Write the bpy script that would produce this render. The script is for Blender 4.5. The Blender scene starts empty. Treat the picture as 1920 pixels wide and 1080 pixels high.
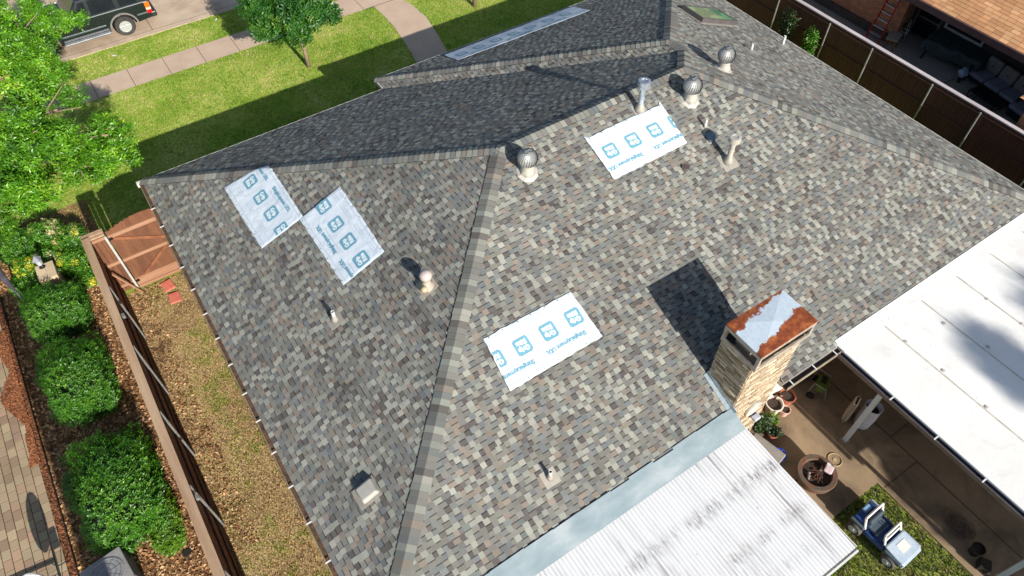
import bpy, bmesh, math, random
from mathutils import Vector, Matrix, noise
R = math.radians
PI = math.pi
scene = bpy.context.scene
COL = scene.collection

# ------------------------------------------------------------------ camera, sky, sun, exposure
cam_d = bpy.data.cameras.new('camera'); cam = bpy.data.objects.new('camera', cam_d); COL.objects.link(cam)
cam.location = (0, 0, 16.702)
cam.rotation_euler = (R(90 - 51.74), 0, R(56.38 - 90))
cam_d.sensor_width = 36; cam_d.lens = 25.25; cam_d.clip_end = 500
scene.camera = cam
world = bpy.data.worlds.new('World'); scene.world = world; world.use_nodes = True
wn = world.node_tree.nodes; wl = world.node_tree.links
sky = wn.new('ShaderNodeTexSky'); sky.sky_type = 'NISHITA'; sky.sun_disc = False
sky.sun_elevation = R(26.1); sky.sun_rotation = R(180 - 1.2)
wl.new(sky.outputs[0], wn['Background'].inputs[0]); wn['Background'].inputs[1].default_value = 0.08
sun_d = bpy.data.lights.new('sun', 'SUN'); sun_d.energy = 5.0; sun_d.angle = R(0.5); sun_d.color = (1.0, 0.94, 0.85)
sun = bpy.data.objects.new('sun', sun_d); COL.objects.link(sun)
sun.rotation_euler = Vector((-0.02, 1.0, -0.49)).to_track_quat('-Z', 'Y').to_euler()
sun.location = (0, -20, 30)
scene.view_settings.view_transform = 'Standard'; scene.view_settings.look = 'None'
scene.view_settings.exposure = 0.6; scene.view_settings.gamma = 1.0

rnd = random.Random(7)

# ------------------------------------------------------------------ helpers
def tag(o, label=None, cat=None, group=None, kind=None):
    if label: o['label'] = label
    if cat: o['category'] = cat
    if group: o['group'] = group
    if kind: o['kind'] = kind
    return o

def thing(name, label, cat, loc=(0, 0, 0), rz=0, group=None):
    o = bpy.data.objects.new(name, None); COL.objects.link(o)
    o.location = loc; o.rotation_euler = (0, 0, rz); o.empty_display_size = 0.2
    return tag(o, label, cat, group)

def dup(root, loc=None, rz=None, label=None, group=None):
    r = root.copy(); COL.objects.link(r)
    if loc is not None: r.location = loc
    if rz is not None: r.rotation_euler = (0, 0, rz)
    if label: r['label'] = label
    if group: r['group'] = group
    for ch in list(root.children):
        c = ch.copy(); COL.objects.link(c); c.parent = r
        for g in list(ch.children):
            d = g.copy(); COL.objects.link(d); d.parent = c
    return r

class MB:
    def __init__(s): s.v = []; s.f = []; s.m = []; s.c = []
    def face(s, pts, m=0, c=None):
        i = len(s.v); s.v += [tuple(p) for p in pts]
        s.f.append(tuple(range(i, i + len(pts)))); s.m.append(m); s.c.append(c or (1, 1, 1))
    def box(s, c, d, m=0, rot=None, col=None, taper=1.0):
        c = Vector(c); h = [x / 2 for x in d]; P = []
        for z in (-1, 1):
            k = taper if z > 0 else 1.0
            for x, y in ((-1, -1), (1, -1), (1, 1), (-1, 1)):
                p = Vector((x * h[0] * k, y * h[1] * k, z * h[2]))
                if rot is not None: p = rot @ p
                P.append(c + p)
        for q in ((3, 2, 1, 0), (4, 5, 6, 7), (0, 1, 5, 4), (1, 2, 6, 5), (2, 3, 7, 6), (3, 0, 4, 7)):
            s.face([P[k] for k in q], m, col)
    def b2(s, a, b, m=0, col=None):   # box from two corners
        s.box([(a[i] + b[i]) / 2 for i in range(3)], [abs(b[i] - a[i]) for i in range(3)], m, None, col)
    def bar(s, p, q, w, h, m=0, up=(0, 0, 1), col=None):   # rectangular bar from p to q
        p = Vector(p); q = Vector(q); d = (q - p); L = d.length; d.normalize()
        u = Vector(up); x = d.cross(u)
        if x.length < 1e-4: x = d.cross(Vector((0, 1, 0)))
        x.normalize(); u = x.cross(d)
        rot = Matrix((x, d, u)).transposed()
        s.box((p + q) / 2, (w, L, h), m, rot, col)
    def tube(s, p, q, r0, r1=None, n=10, m=0, cap=True, col=None):
        p = Vector(p); q = Vector(q); r1 = r0 if r1 is None else r1
        d = (q - p).normalized(); x = d.cross(Vector((0, 0, 1)))
        if x.length < 1e-4: x = Vector((1, 0, 0))
        x.normalize(); y = d.cross(x)
        A = [p + (x * math.cos(t) + y * math.sin(t)) * r0 for t in [2 * PI * k / n for k in range(n)]]
        B = [q + (x * math.cos(t) + y * math.sin(t)) * r1 for t in [2 * PI * k / n for k in range(n)]]
        for k in range(n): s.face([A[k], B[k], B[(k + 1) % n], A[(k + 1) % n]], m, col)
        if cap: s.face(A, m, col); s.face(B[::-1], m, col)
    def path(s, pts, r, n=8, m=0, col=None):
        for a, b in zip(pts[:-1], pts[1:]): s.tube(a, b, r, r, n, m, True, col)
    def lathe(s, prof, c=(0, 0, 0), n=20, m=0, ax=None, col=None):
        c = Vector(c); rings = []
        for r, z in prof:
            ring = []
            for k in range(n):
                t = 2 * PI * k / n; p = Vector((r * math.cos(t), r * math.sin(t), z))
                if ax is not None: p = ax @ p
                ring.append(c + p)
            rings.append(ring)
        for a, b in zip(rings[:-1], rings[1:]):
            for k in range(n): s.face([a[k], a[(k + 1) % n], b[(k + 1) % n], b[k]], m, col)
        if prof[0][0] > 1e-4: s.face(rings[0][::-1], m, col)
        if prof[-1][0] > 1e-4: s.face(rings[-1], m, col)
    def prism(s, poly, axis, a, b, m=0, col=None, tri=False):  # polygon extruded along axis
        def P(u, v, w): return {'x': (w, u, v), 'y': (u, w, v), 'z': (u, v, w)}[axis]
        A = [P(u, v, a) for u, v in poly]; B = [P(u, v, b) for u, v in poly]; n = len(poly)
        for k in range(n): s.face([A[k], A[(k + 1) % n], B[(k + 1) % n], B[k]], m, col)
        s.face(A[::-1], m, col); s.face(B, m, col)
    def build(s, name, mats, parent=None, smooth=False, weld=False, bevel=0, normals=True):
        me = bpy.data.meshes.new(name); me.from_pydata(s.v, [], s.f)
        mats = mats if isinstance(mats, (list, tuple)) else [mats]
        for m in mats: me.materials.append(m)
        me.polygons.foreach_set('material_index', s.m)
        if any(c != (1, 1, 1) for c in s.c[:2000]):
            at = me.attributes.new('tint', 'FLOAT_COLOR', 'FACE')
            buf = []
            for c in s.c: buf += [c[0], c[1], c[2], 1.0]
            at.data.foreach_set('color', buf)
        if weld or bevel or (normals and len(s.f) < 30000):
            bm = bmesh.new(); bm.from_mesh(me)
            if weld or bevel or len(s.f) < 30000: bmesh.ops.remove_doubles(bm, verts=bm.verts, dist=1e-5)
            if normals: bmesh.ops.recalc_face_normals(bm, faces=bm.faces)
            bm.to_mesh(me); bm.free()
        if smooth:
            me.polygons.foreach_set('use_smooth', [True] * len(me.polygons))
        me.update()
        o = bpy.data.objects.new(name, me); COL.objects.link(o)
        if parent is not None: o.parent = parent
        if bevel:
            bv = o.modifiers.new('bevel', 'BEVEL'); bv.width = bevel; bv.segments = 2; bv.limit_method = 'ANGLE'; bv.angle_limit = R(40)
        return o

# ------------------------------------------------------------------ materials
def S2L(r, g=None, b=None):
    if g is None: g = b = r
    f = lambda c: ((c / 255) / 12.92) if c / 255 <= .04045 else (((c / 255) + .055) / 1.055) ** 2.4
    return (f(r), f(g), f(b), 1)
class NT:
    def __init__(s, name):
        s.mat = bpy.data.materials.new(name); s.mat.use_nodes = True; s.t = s.mat.node_tree
        s.p = s.t.nodes['Principled BSDF']; s.out = s.t.nodes['Material Output']
        s.tc = s.n('ShaderNodeTexCoord')
    def n(s, typ, **k):
        o = s.t.nodes.new(typ)
        for a, b in k.items(): setattr(o, a, b)
        return o
    def l(s, a, b): s.t.links.new(a, b)
    def vec(s, scale=(1, 1, 1), rot=(0, 0, 0), loc=(0, 0, 0), src='Object'):
        m = s.n('ShaderNodeMapping'); m.inputs['Scale'].default_value = scale; m.inputs['Rotation'].default_value = rot; m.inputs['Location'].default_value = loc
        s.l(s.tc.outputs[src], m.inputs[0]); return m.outputs[0]
    def noise(s, scale, detail=4, rough=.55, vec=None, dist=0):
        o = s.n('ShaderNodeTexNoise'); o.inputs['Scale'].default_value = scale; o.inputs['Detail'].default_value = detail
        o.inputs['Roughness'].default_value = rough; o.inputs['Distortion'].default_value = dist
        s.l(vec if vec is not None else s.tc.outputs['Object'], o.inputs['Vector']); return o.outputs['Fac']
    def ramp(s, fac, stops, interp='LINEAR'):
        o = s.n('ShaderNodeValToRGB'); o.color_ramp.interpolation = interp
        e = o.color_ramp.elements
        while len(e) < len(stops): e.new(0.5)
        for k, (p, c) in enumerate(stops):
            e[k].position = p; e[k].color = c if len(c) == 4 else (*c, 1)
        s.l(fac, o.inputs[0]); return o.outputs[0]
    def mix(s, f, a, b, mode='MIX'):
        o = s.n('ShaderNodeMix', data_type='RGBA', blend_type=mode)
        for val, k in ((f, 0), (a, 6), (b, 7)):
            if hasattr(val, 'is_linked') or hasattr(val, 'links'): s.l(val, o.inputs[k])
            else: o.inputs[k].default_value = val
        return o.outputs[2]
    def math(s, op, a, b=None, clamp=False):
        o = s.n('ShaderNodeMath', operation=op); o.use_clamp = clamp
        for k, val in enumerate((a, b)):
            if val is None: continue
            if hasattr(val, 'links'): s.l(val, o.inputs[k])
            else: o.inputs[k].default_value = val
        return o.outputs[0]
    def col(s, c): s.l(c, s.p.inputs['Base Color'])
    def rough(s, r): 
        if hasattr(r, 'links'): s.l(r, s.p.inputs['Roughness'])
        else: s.p.inputs['Roughness'].default_value = r
    def bump(s, h, strength=.3, dist=.01):
        b = s.n('ShaderNodeBump'); b.inputs['Strength'].default_value = strength; b.inputs['Distance'].default_value = dist
        s.l(h, b.inputs['Height']); s.l(b.outputs[0], s.p.inputs['Normal'])

def pm(name, c1, c2=None, scale=4, rough=.7, metal=0, bump=0, bscale=40, fine=.15, stretch=(1, 1, 1), coat=0):
    """two tone noise material with fine grain"""
    t = NT(name); c2 = c2 or tuple(x * .8 for x in c1[:3]) + (1,)
    v = t.vec(stretch)
    f = t.noise(scale, 5, .6, v)
    c = t.ramp(f, [(.3, c1), (.7, c2)])
    if fine:
        g = t.noise(bscale, 3, .7, v); g2 = t.ramp(g, [(.3, (1 - fine,) * 3), (.7, (1 + fine,) * 3)])
        c = t.mix(1.0, c, g2, 'MULTIPLY')
    t.col(c); t.rough(rough); t.p.inputs['Metallic'].default_value = metal
    if coat: t.p.inputs['Coat Weight'].default_value = coat
    if bump: t.bump(t.noise(bscale, 4, .6, v), bump)
    return t.mat

def tinted(name, rough=.9, grain=120, gamt=.25, bump=.2, spec=.3, blotch=0):
    """base colour from the mesh's own per piece tint, with grain"""
    t = NT(name); a = t.n('ShaderNodeAttribute'); a.attribute_name = 'tint'
    g = t.ramp(t.noise(grain, 3, .8), [(.3, (1 - gamt,) * 3), (.7, (1 + gamt,) * 3)])
    c = t.mix(1.0, a.outputs['Color'], g, 'MULTIPLY')
    if blotch:
        g3 = t.ramp(t.noise(.6, 3, .6), [(.3, (1 - blotch,) * 3), (.7, (1 + blotch,) * 3)])
        c = t.mix(1.0, c, g3, 'MULTIPLY')
    t.col(c); t.rough(rough); t.p.inputs['Specular IOR Level'].default_value = spec
    if bump: t.bump(t.noise(grain, 3, .7), bump)
    return t.mat

def leafmat(name, trans=.3, rough=.4):
    t = NT(name); a = t.n('ShaderNodeAttribute'); a.attribute_name = 'tint'
    t.col(a.outputs['Color']); t.rough(rough); t.p.inputs['Specular IOR Level'].default_value = .6
    tr = t.n('ShaderNodeBsdfTranslucent')
    c = t.mix(1.0, a.outputs['Color'], (1.5, 1.7, .6, 1), 'MULTIPLY'); t.l(c, tr.inputs[0])
    mx = t.n('ShaderNodeMixShader'); mx.inputs[0].default_value = trans
    t.l(t.p.outputs[0], mx.inputs[1]); t.l(tr.outputs[0], mx.inputs[2]); t.l(mx.outputs[0], t.out.inputs[0])
    return t.mat

M = {}
M['shingle'] = tinted('shingle', .95, 160, .22, .08, .1, .10)
M['brick_tint'] = tinted('brick_tint', .9, 60, .18, .3, .3)
M['leaf'] = leafmat('leaf'); M['grass'] = leafmat('grass_blade', .25, .6)
M['chip'] = tinted('chip', .9, 60, .2, 0, .2)
M['paver'] = tinted('paver', .9, 50, .15, .2, .3, .12)
M['wood_fence'] = pm('wood_fence', S2L(150, 98, 66), S2L(112, 66, 42), 3, .85, 0, .2, 30, .18, (1, 1, .15))
M['wood_dark'] = pm('wood_dark', S2L(70, 40, 30), S2L(50, 30, 24), 2, .8, 0, .2, 25, .3, (8, 8, .4))
M['wood_cap'] = pm('wood_cap', S2L(178, 152, 124), S2L(152, 122, 96), 1.5, .85, 0, .2, 30, .12, (3, .3, 1))
M['wood_rail'] = pm('wood_rail', S2L(160, 122, 96), S2L(134, 96, 72), 2, .85, 0, .15, 40, .12, (.3, 3, 3))
M['galv'] = pm('galvanised', S2L(170, 172, 170), S2L(140, 142, 140), 6, .45, .6, 0, 30, .06)
M['lightpost'] = pm('lightpost', S2L(205, 205, 200), S2L(180, 178, 172), 6, .5, .2, 0, 30, .06)
M['white'] = pm('white_paint', S2L(225, 225, 222), S2L(208, 208, 204), 3, .5, 0, 0, 30, .04)
M['gutter_dark'] = pm('gutter_dark', S2L(48, 44, 46), S2L(75, 55, 42), 5, .8, 0, .3, 30, .3)
M['gutter_litter'] = pm('gutter_litter', S2L(52, 44, 38), S2L(112, 82, 58), 9, .9, 0, .5, 40, .4)
M['fascia'] = pm('fascia', S2L(150, 140, 122), S2L(120, 108, 92), 3, .6, 0, 0, 30, .08)
M['white_trim'] = pm('white_trim', S2L(215, 212, 205), S2L(190, 186, 178), 3, .55, 0, 0, 30, .05)
M['black'] = pm('black', S2L(24, 24, 26), S2L(34, 34, 36), 4, .5)
M['darkmetal'] = pm('dark_metal', S2L(40, 40, 42), S2L(55, 52, 50), 6, .45, .6)
M['terracotta'] = pm('terracotta', S2L(176, 104, 80), S2L(145, 80, 62), 6, .85)
M['soil'] = pm('soil', S2L(48, 38, 32), S2L(70, 56, 46), 12, .95, 0, .5)
M['pvc'] = pm('pvc', S2L(218, 218, 214), S2L(204, 204, 200), 4, .4, fine=.03)
M['lead'] = pm('lead', S2L(160, 156, 148), S2L(140, 136, 128), 8, .6, .1, 0, 30, .08)
M['aluminium'] = pm('aluminium', S2L(164, 167, 168), S2L(140, 143, 145), 5, .45, .35, 0, 20, .05)
M['whitegalv'] = pm('white_galv', S2L(182, 179, 171), S2L(160, 157, 149), 5, .5, .1, 0, 20, .05)
M['steelpipe'] = pm('steel_pipe', S2L(205, 212, 220), S2L(165, 175, 188), 5, .28, .75, 0, 20, .05)

def mk_concrete(name, a, b, stain=None, sscale=.5):
    t = NT(name)
    c = t.ramp(t.noise(1.3, 7, .6), [(.3, a), (.7, b)])
    if stain: c = t.mix(t.ramp(t.noise(sscale, 6, .65, dist=.8), [(.45, (0, 0, 0)), (.66, (.75,) * 3)]), c, stain)
    c = t.mix(1.0, c, t.ramp(t.noise(60, 3, .8), [(.3, (.9,) * 3), (.7, (1.1,) * 3)]), 'MULTIPLY')
    c = t.mix(t.ramp(t.noise(7, 2, .5), [(.74, (0, 0, 0)), (.78, (.7,) * 3)]), c, S2L(70, 60, 52))
    t.col(c); t.rough(.9); t.bump(t.noise(90, 3, .6), .15); return t.mat
M['walk'] = mk_concrete('walk_concrete', S2L(196, 174, 152), S2L(182, 158, 138))
M['street'] = mk_concrete('street_concrete', S2L(200, 180, 156), S2L(182, 160, 138), S2L(152, 132, 112))
M['patio'] = mk_concrete('patio_concrete', S2L(160, 138, 110), S2L(138, 118, 94), S2L(96, 82, 66), .7)
M['patio2'] = mk_concrete('far_patio_concrete', S2L(176, 166, 154), S2L(156, 146, 134))
M['joint'] = pm('joint', S2L(98, 84, 70), S2L(74, 62, 52), 6, .95)
M['edging'] = pm('edging', S2L(60, 56, 54), S2L(45, 42, 40), 6, .6, .4)

def mk_ground(name, stops, s1=.35, s2=9, amp=.35):
    t = NT(name)
    f = t.math('ADD', t.math('MULTIPLY', t.noise(s1, 6, .65), .6), t.math('MULTIPLY', t.noise(s2, 6, .75), .4))
    c = t.ramp(f, stops)
    g = t.ramp(t.noise(70, 4, .85), [(.3, (1 - amp,) * 3), (.7, (1 + amp,) * 3)])
    t.col(t.mix(1.0, c, g, 'MULTIPLY')); t.rough(1); t.p.inputs['Specular IOR Level'].default_value = .1
    t.bump(t.noise(60, 4, .8), .9, .02); return t.mat
M['lawn'] = mk_ground('lawn', [(.36, S2L(94, 124, 36)), (.5, S2L(144, 164, 62)), (.62, S2L(188, 188, 108))])
M['dirt'] = mk_ground('dirt_grass', [(.36, S2L(120, 100, 72)), (.47, S2L(170, 146, 108)), (.56, S2L(186, 162, 120)), (.66, S2L(140, 140, 74))], .5, 7)
M['mulch'] = mk_ground('mulch', [(.36, S2L(84, 60, 42)), (.5, S2L(134, 100, 70)), (.64, S2L(172, 138, 102))], .6, 12, .5)
M['bark'] = pm('bark', S2L(150, 130, 108), S2L(112, 94, 76), 8, .95, 0, .6, 30, .2, (3, 3, .6))

# ------------------------------------------------------------------ setting: ground
def sheet(name, poly, z, mat, thick=0):
    mb = MB()
    if thick: mb.prism(poly, 'z', z - thick, z)
    else: mb.face([(x, y, z) for x, y in poly])
    return tag(mb.build(name, mat), kind='structure')
sheet('ground', [(-90, -60), (120, -60), (120, 140), (-90, 140)], -0.02, M['lawn'])
sheet('side_yard', [(-2.32, -10), (.2, -10), (.2, 17.0), (-2.32, 17.0)], -0.012, M['dirt'])
sheet('mulch_bed', [(-5.55, -10), (-2.3, -10), (-2.3, 21.8), (-5.0, 21.8), (-5.55, 20)], -0.008, M['mulch'])
sheet('sidewalk', [(-40, 27.06), (60, 27.06), (60, 28.36), (-40, 28.36)], -0.006, M['walk'])
# curving front walk
wp = []
L = [(10.86, 27.06), (10.9, 26.3), (10.87, 25.2), (10.65, 23.7), (10.4, 22.4), (10.2, 21), (10.1, 18)]
Rr = [(12.05, 18), (11.85, 21), (11.8, 22.4), (12.1, 23.7), (12.35, 25.15), (12.3, 26.2), (12.1, 27.06)]
sheet('front_walk', L + Rr, -0.002, M['walk'])
sheet('curb', [(-40, 30.2), (60, 30.2), (60, 30.5), (-40, 30.5)], 0.0, M['street'], .12)
sheet('street', [(-60, 30.5), (80, 30.5), (80, 60), (-60, 60)], -0.012, M['street'])
mb = MB()
x = -19.83
while x < 40:
    mb.b2((x - .01, 27.06, -.012), (x + .01, 28.36, -.002)); x += 1.375
mb.b2((10.5, 27.045, -.012), (12.2, 27.07, .002))
for x in (-3.4, 2.45, 7.0, 11.6): mb.b2((x - .012, 30.5, -.012), (x + .012, 60, -.008))
mb.b2((-60, 33.4, -.012), (80, 33.43, -.0075)); mb.b2((-40, 30.5, -.012), (60, 30.53, -.006))
tag(mb.build('pavement_joint', M['joint']), kind='structure')
# rear patio
sheet('rear_patio', [(.5, 1.0), (11.35, 1.0), (11.38, -12), (22.8, -12), (22.8, 4.2), (.5, 4.2)], 0.03, M['patio'], .08)
mb = MB()
mb.b2((11.38, .80, .03), (12.62, .825, .0345)); mb.b2((12.6, -12, .03), (12.63, 3.9, .0345)); mb.b2((12.63, -2.1, .03), (18, -2.08, .0345)); mb.b2((12.63, -2.75, .03), (18, -2.73, .0345)); mb.b2((12.63, 1.6, .03), (22, 1.62, .0345))
tag(mb.build('patio_joint', M['joint']), kind='structure')
sheet('neighbour_patio', [(23.02, -8), (28.3, -8), (28.3, 13.25), (27.0, 13.25), (27.0, 30), (23.02, 30)], 0.02, M['patio2'], .05)

# pavers, running bond, lower left
mb = MB(); r = random.Random(3)
sheet('paver_base', [(-16, -10), (-5.5, -10), (-5.5, 22), (-16, 22)], 0.005, M['mulch'], .02)
colw = .2; x = -5.55
k = 0
while x > -9.2:
    y = 4.0 - (k % 2) * .13 + r.uniform(-.03, .03)
    while y < 21:
        ln = .275
        base = r.choice([(186, 164, 134), (178, 154, 124), (194, 174, 142), (170, 144, 120), (182, 160, 130), (188, 158, 130)])
        f = r.uniform(.80, .90); c = S2L(*[min(255, b * f) for b in base])[:3]
        mb.box((x - colw / 2, y + ln / 2, .02), (colw - .012, ln - .012, .04 + r.uniform(-.004, .004)), 0, None, c, .97)
        y += ln
    x -= colw; k += 1
tag(mb.build('paver_path', M['paver']), kind='structure')

# scattered small stuff -------------------------------------------------
def scatter(name, label, cat, polys, n, size, cols, mat, blade=True, h=(.03, .07), z0=0, seed=1, avoid=None, patch=None):
    r = random.Random(seed); v = []; f = []; c = []
    area = [(x1 - x0) * (y1 - y0) for x0, y0, x1, y1 in polys]; tot = sum(area)
    for (x0, y0, x1, y1), a in zip(polys, area):
        for _ in range(int(n * a / tot)):
            x = r.uniform(x0, x1); y = r.uniform(y0, y1)
            if avoid and avoid(x, y): continue
            nz = noise.noise(Vector((x * .7, y * .7, 3.1))) * .5 + noise.noise(Vector((x * 2.7, y * 2.7, 8.1))) * .5
            if patch is not None and nz < patch + r.uniform(-.3, .3): continue
            k = min(len(cols) - 1, max(0, int((nz + .5 + r.uniform(-.35, .35)) * len(cols))))
            b = cols[k]; g = r.uniform(.8, 1.2); cc = (b[0] * g, b[1] * g, b[2] * g, 1)
            t = r.uniform(0, 2 * PI); i = len(v)
            if blade:
                for q in range(2):
                    t += 1.9; i = len(v); w = size * r.uniform(.6, 1.2); hh = r.uniform(*h); ln = r.uniform(.2, 1.3) * hh
                    dx, dy = math.cos(t), math.sin(t)
                    v += [(x - dy * w, y + dx * w, z0), (x + dy * w, y - dx * w, z0), (x + dx * ln, y + dy * ln, z0 + hh)]
                    f.append((i, i + 1, i + 2)); c += cc
            else:
                w = size * r.uniform(.5, 1.3); l2 = w * r.uniform(.35, .9); a1 = r.uniform(-.5, .5) * w; a2 = r.uniform(-.5, .5) * w
                dx, dy = math.cos(t), math.sin(t); zz = z0 + abs(a1) + .004 + r.uniform(0, .012)
                v += [(x - dx * w - dy * l2, y - dy * w + dx * l2, zz - a1), (x + dx * w - dy * l2, y + dy * w + dx * l2, zz + a2), (x + dx * w + dy * l2, y + dy * w - dx * l2, zz + a1), (x - dx * w + dy * l2, y - dy * w - dx * l2, zz - a2)]
                f.append((i, i + 1, i + 2, i + 3)); c += cc
    me = bpy.data.meshes.new(name); me.from_pydata(v, [], f); me.materials.append(mat)
    at = me.attributes.new('tint', 'FLOAT_COLOR', 'FACE'); at.data.foreach_set('color', c)
    o = bpy.data.objects.new(name, me); COL.objects.link(o)
    return tag(o, label, cat, None, 'stuff')
gc = [S2L(82, 124, 26)[:3], S2L(110, 152, 38)[:3], S2L(140, 170, 56)[:3], S2L(156, 158, 86)[:3], S2L(184, 174, 118)[:3]]
def onwalk(x, y):
    if 27.04 < y < 28.38 or y > 30.18: return True
    if 18 < y < 27.1:
        t = (y - 18) / 9
        if 10.05 + .85 * min(1, t * 1.2) < x < 12.05 + .3 * t - (.25 if 20 < y < 23 else 0): return True
    return False
scatter('lawn_grass', 'short sunlit green and straw coloured grass of the front lawn', 'grass', [(-2.4, 17.2, 19, 27.04), (-3, 28.38, 9, 30.18), (-12, 20, -2.4, 30)], 90000, .014, gc, M['grass'], True, (.03, .06), -.02, 5, onwalk)
yc = [S2L(120, 94, 64)[:3], S2L(166, 136, 96)[:3], S2L(196, 168, 122)[:3], S2L(178, 158, 104)[:3], S2L(132, 140, 58)[:3]]
scatter('yard_grass', 'dry brown grass and green weeds in the strip between fence and roof', 'grass', [(-2.3, 4.5, .2, 17)], 26000, .012, yc, M['grass'], True, (.02, .045), -.012, 6)
scatter('green_weeds', 'patchy green weeds along the house side of the dry strip', 'weeds', [(-1.5, 4.5, .1, 15.0)], 14000, .013, [S2L(84, 112, 30)[:3], S2L(120, 138, 50)[:3], S2L(150, 150, 60)[:3]], M['grass'], True, (.03, .06), -.012, 16, None, .25)
mc = [S2L(92, 64, 42)[:3], S2L(134, 96, 62)[:3], S2L(172, 130, 90)[:3], S2L(200, 164, 124)[:3], S2L(110, 74, 50)[:3]]
scatter('mulch_chips', 'orange brown bark chips and dead leaves along the fence', 'mulch', [(-5.36, 6, -2.46, 21)], 30000, .028, mc, M['chip'], False, z0=-.006, seed=8)
scatter('fallen_leaves', 'dead orange leaves lying below the gate and fence foot', 'leaves', [(-2.3, 8, -1.7, 16.8), (-2.3, 16.2, -1.3, 17)], 1800, .026, mc, M['chip'], False, z0=-.008, seed=9)
scatter('red_mulch', 'rust red mulch drifting over the edge of the pavers', 'mulch', [(-5.57, 6, -5.38, 21)], 5200, .02, [S2L(120, 76, 52)[:3], S2L(146, 96, 66)[:3], S2L(92, 58, 40)[:3]], M['chip'], False, z0=.0, seed=10)
scatter('spilled_mulch', 'loose orange mulch spilled over the pavers', 'mulch', [(-6.1, 12.8, -5.5, 17.6)], 16000, .015, [S2L(134, 84, 56)[:3], S2L(160, 106, 72)[:3], S2L(110, 68, 46)[:3]], M['chip'], False, z0=.045, seed=12, avoid=lambda x, y: (-5.5 - x) / .42 + .35 * noise.noise(Vector((y * 1.6, x * 3, 2))) > .35 + .75 * math.sin((y - 12.8) / 4.8 * PI) * (.55 + .45 * math.sin(y * 2.6)))
scatter('back_grass', 'green and brown grass below the toy car', 'grass', [(5, -6, 11.34, .98)], 36000, .013, [S2L(54, 62, 24)[:3], S2L(74, 88, 30)[:3], S2L(96, 104, 44)[:3], S2L(128, 112, 74)[:3]], M['grass'], True, (.03, .075), -.02, 13)

# ------------------------------------------------------------------ the house
X0, X1, YR, YF, YE, XJ, EZ, SL = -.434, 19.88, 3.535, 18.16, 18.753, 7.182, 2.702, .4
K1 = (YF - YR) / 2; K2 = (X1 - XJ) / 2
def roofh(x, y):
    a = min(x - X0, X1 - x, y - YR, YF - y); b = min(x - XJ, X1 - x, y - YR, YE - y)
    return EZ + SL * max(a, b)
house = thing('house', 'large brick house with a hipped roof of mottled grey brown shingles', 'house', (0, 0, 0))
CS = math.sqrt(1 + SL * SL)
light = [(152, 153, 144), (146, 148, 139), (157, 155, 146), (140, 142, 134)]
mid = [(121, 119, 115), (114, 113, 110), (126, 123, 118), (110, 109, 107), (117, 114, 109), (123, 122, 114)]
dark = [(90, 85, 84), (84, 79, 79), (98, 92, 90), (92, 85, 82)]
tan = [(132, 120, 109), (126, 114, 105), (136, 123, 113)]
blue = [(109, 112, 115), (115, 119, 120), (103, 107, 111), (109, 114, 112)]
def shcol(r, tooth):
    p = r.random()
    if tooth: fam = light if p < .40 else mid if p < .76 else dark if p < .82 else tan if p < .90 else blue
    else: fam = mid if p < .52 else dark if p < .70 else blue if p < .86 else tan if p < .96 else light
    b = r.choice(fam); f = r.uniform(.94, 1.06)
    return S2L(*[(b_ * .82 + k_ * .18) * f * .985 for b_, k_ in zip(b, (116, 121, 116))])[:3]
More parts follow.
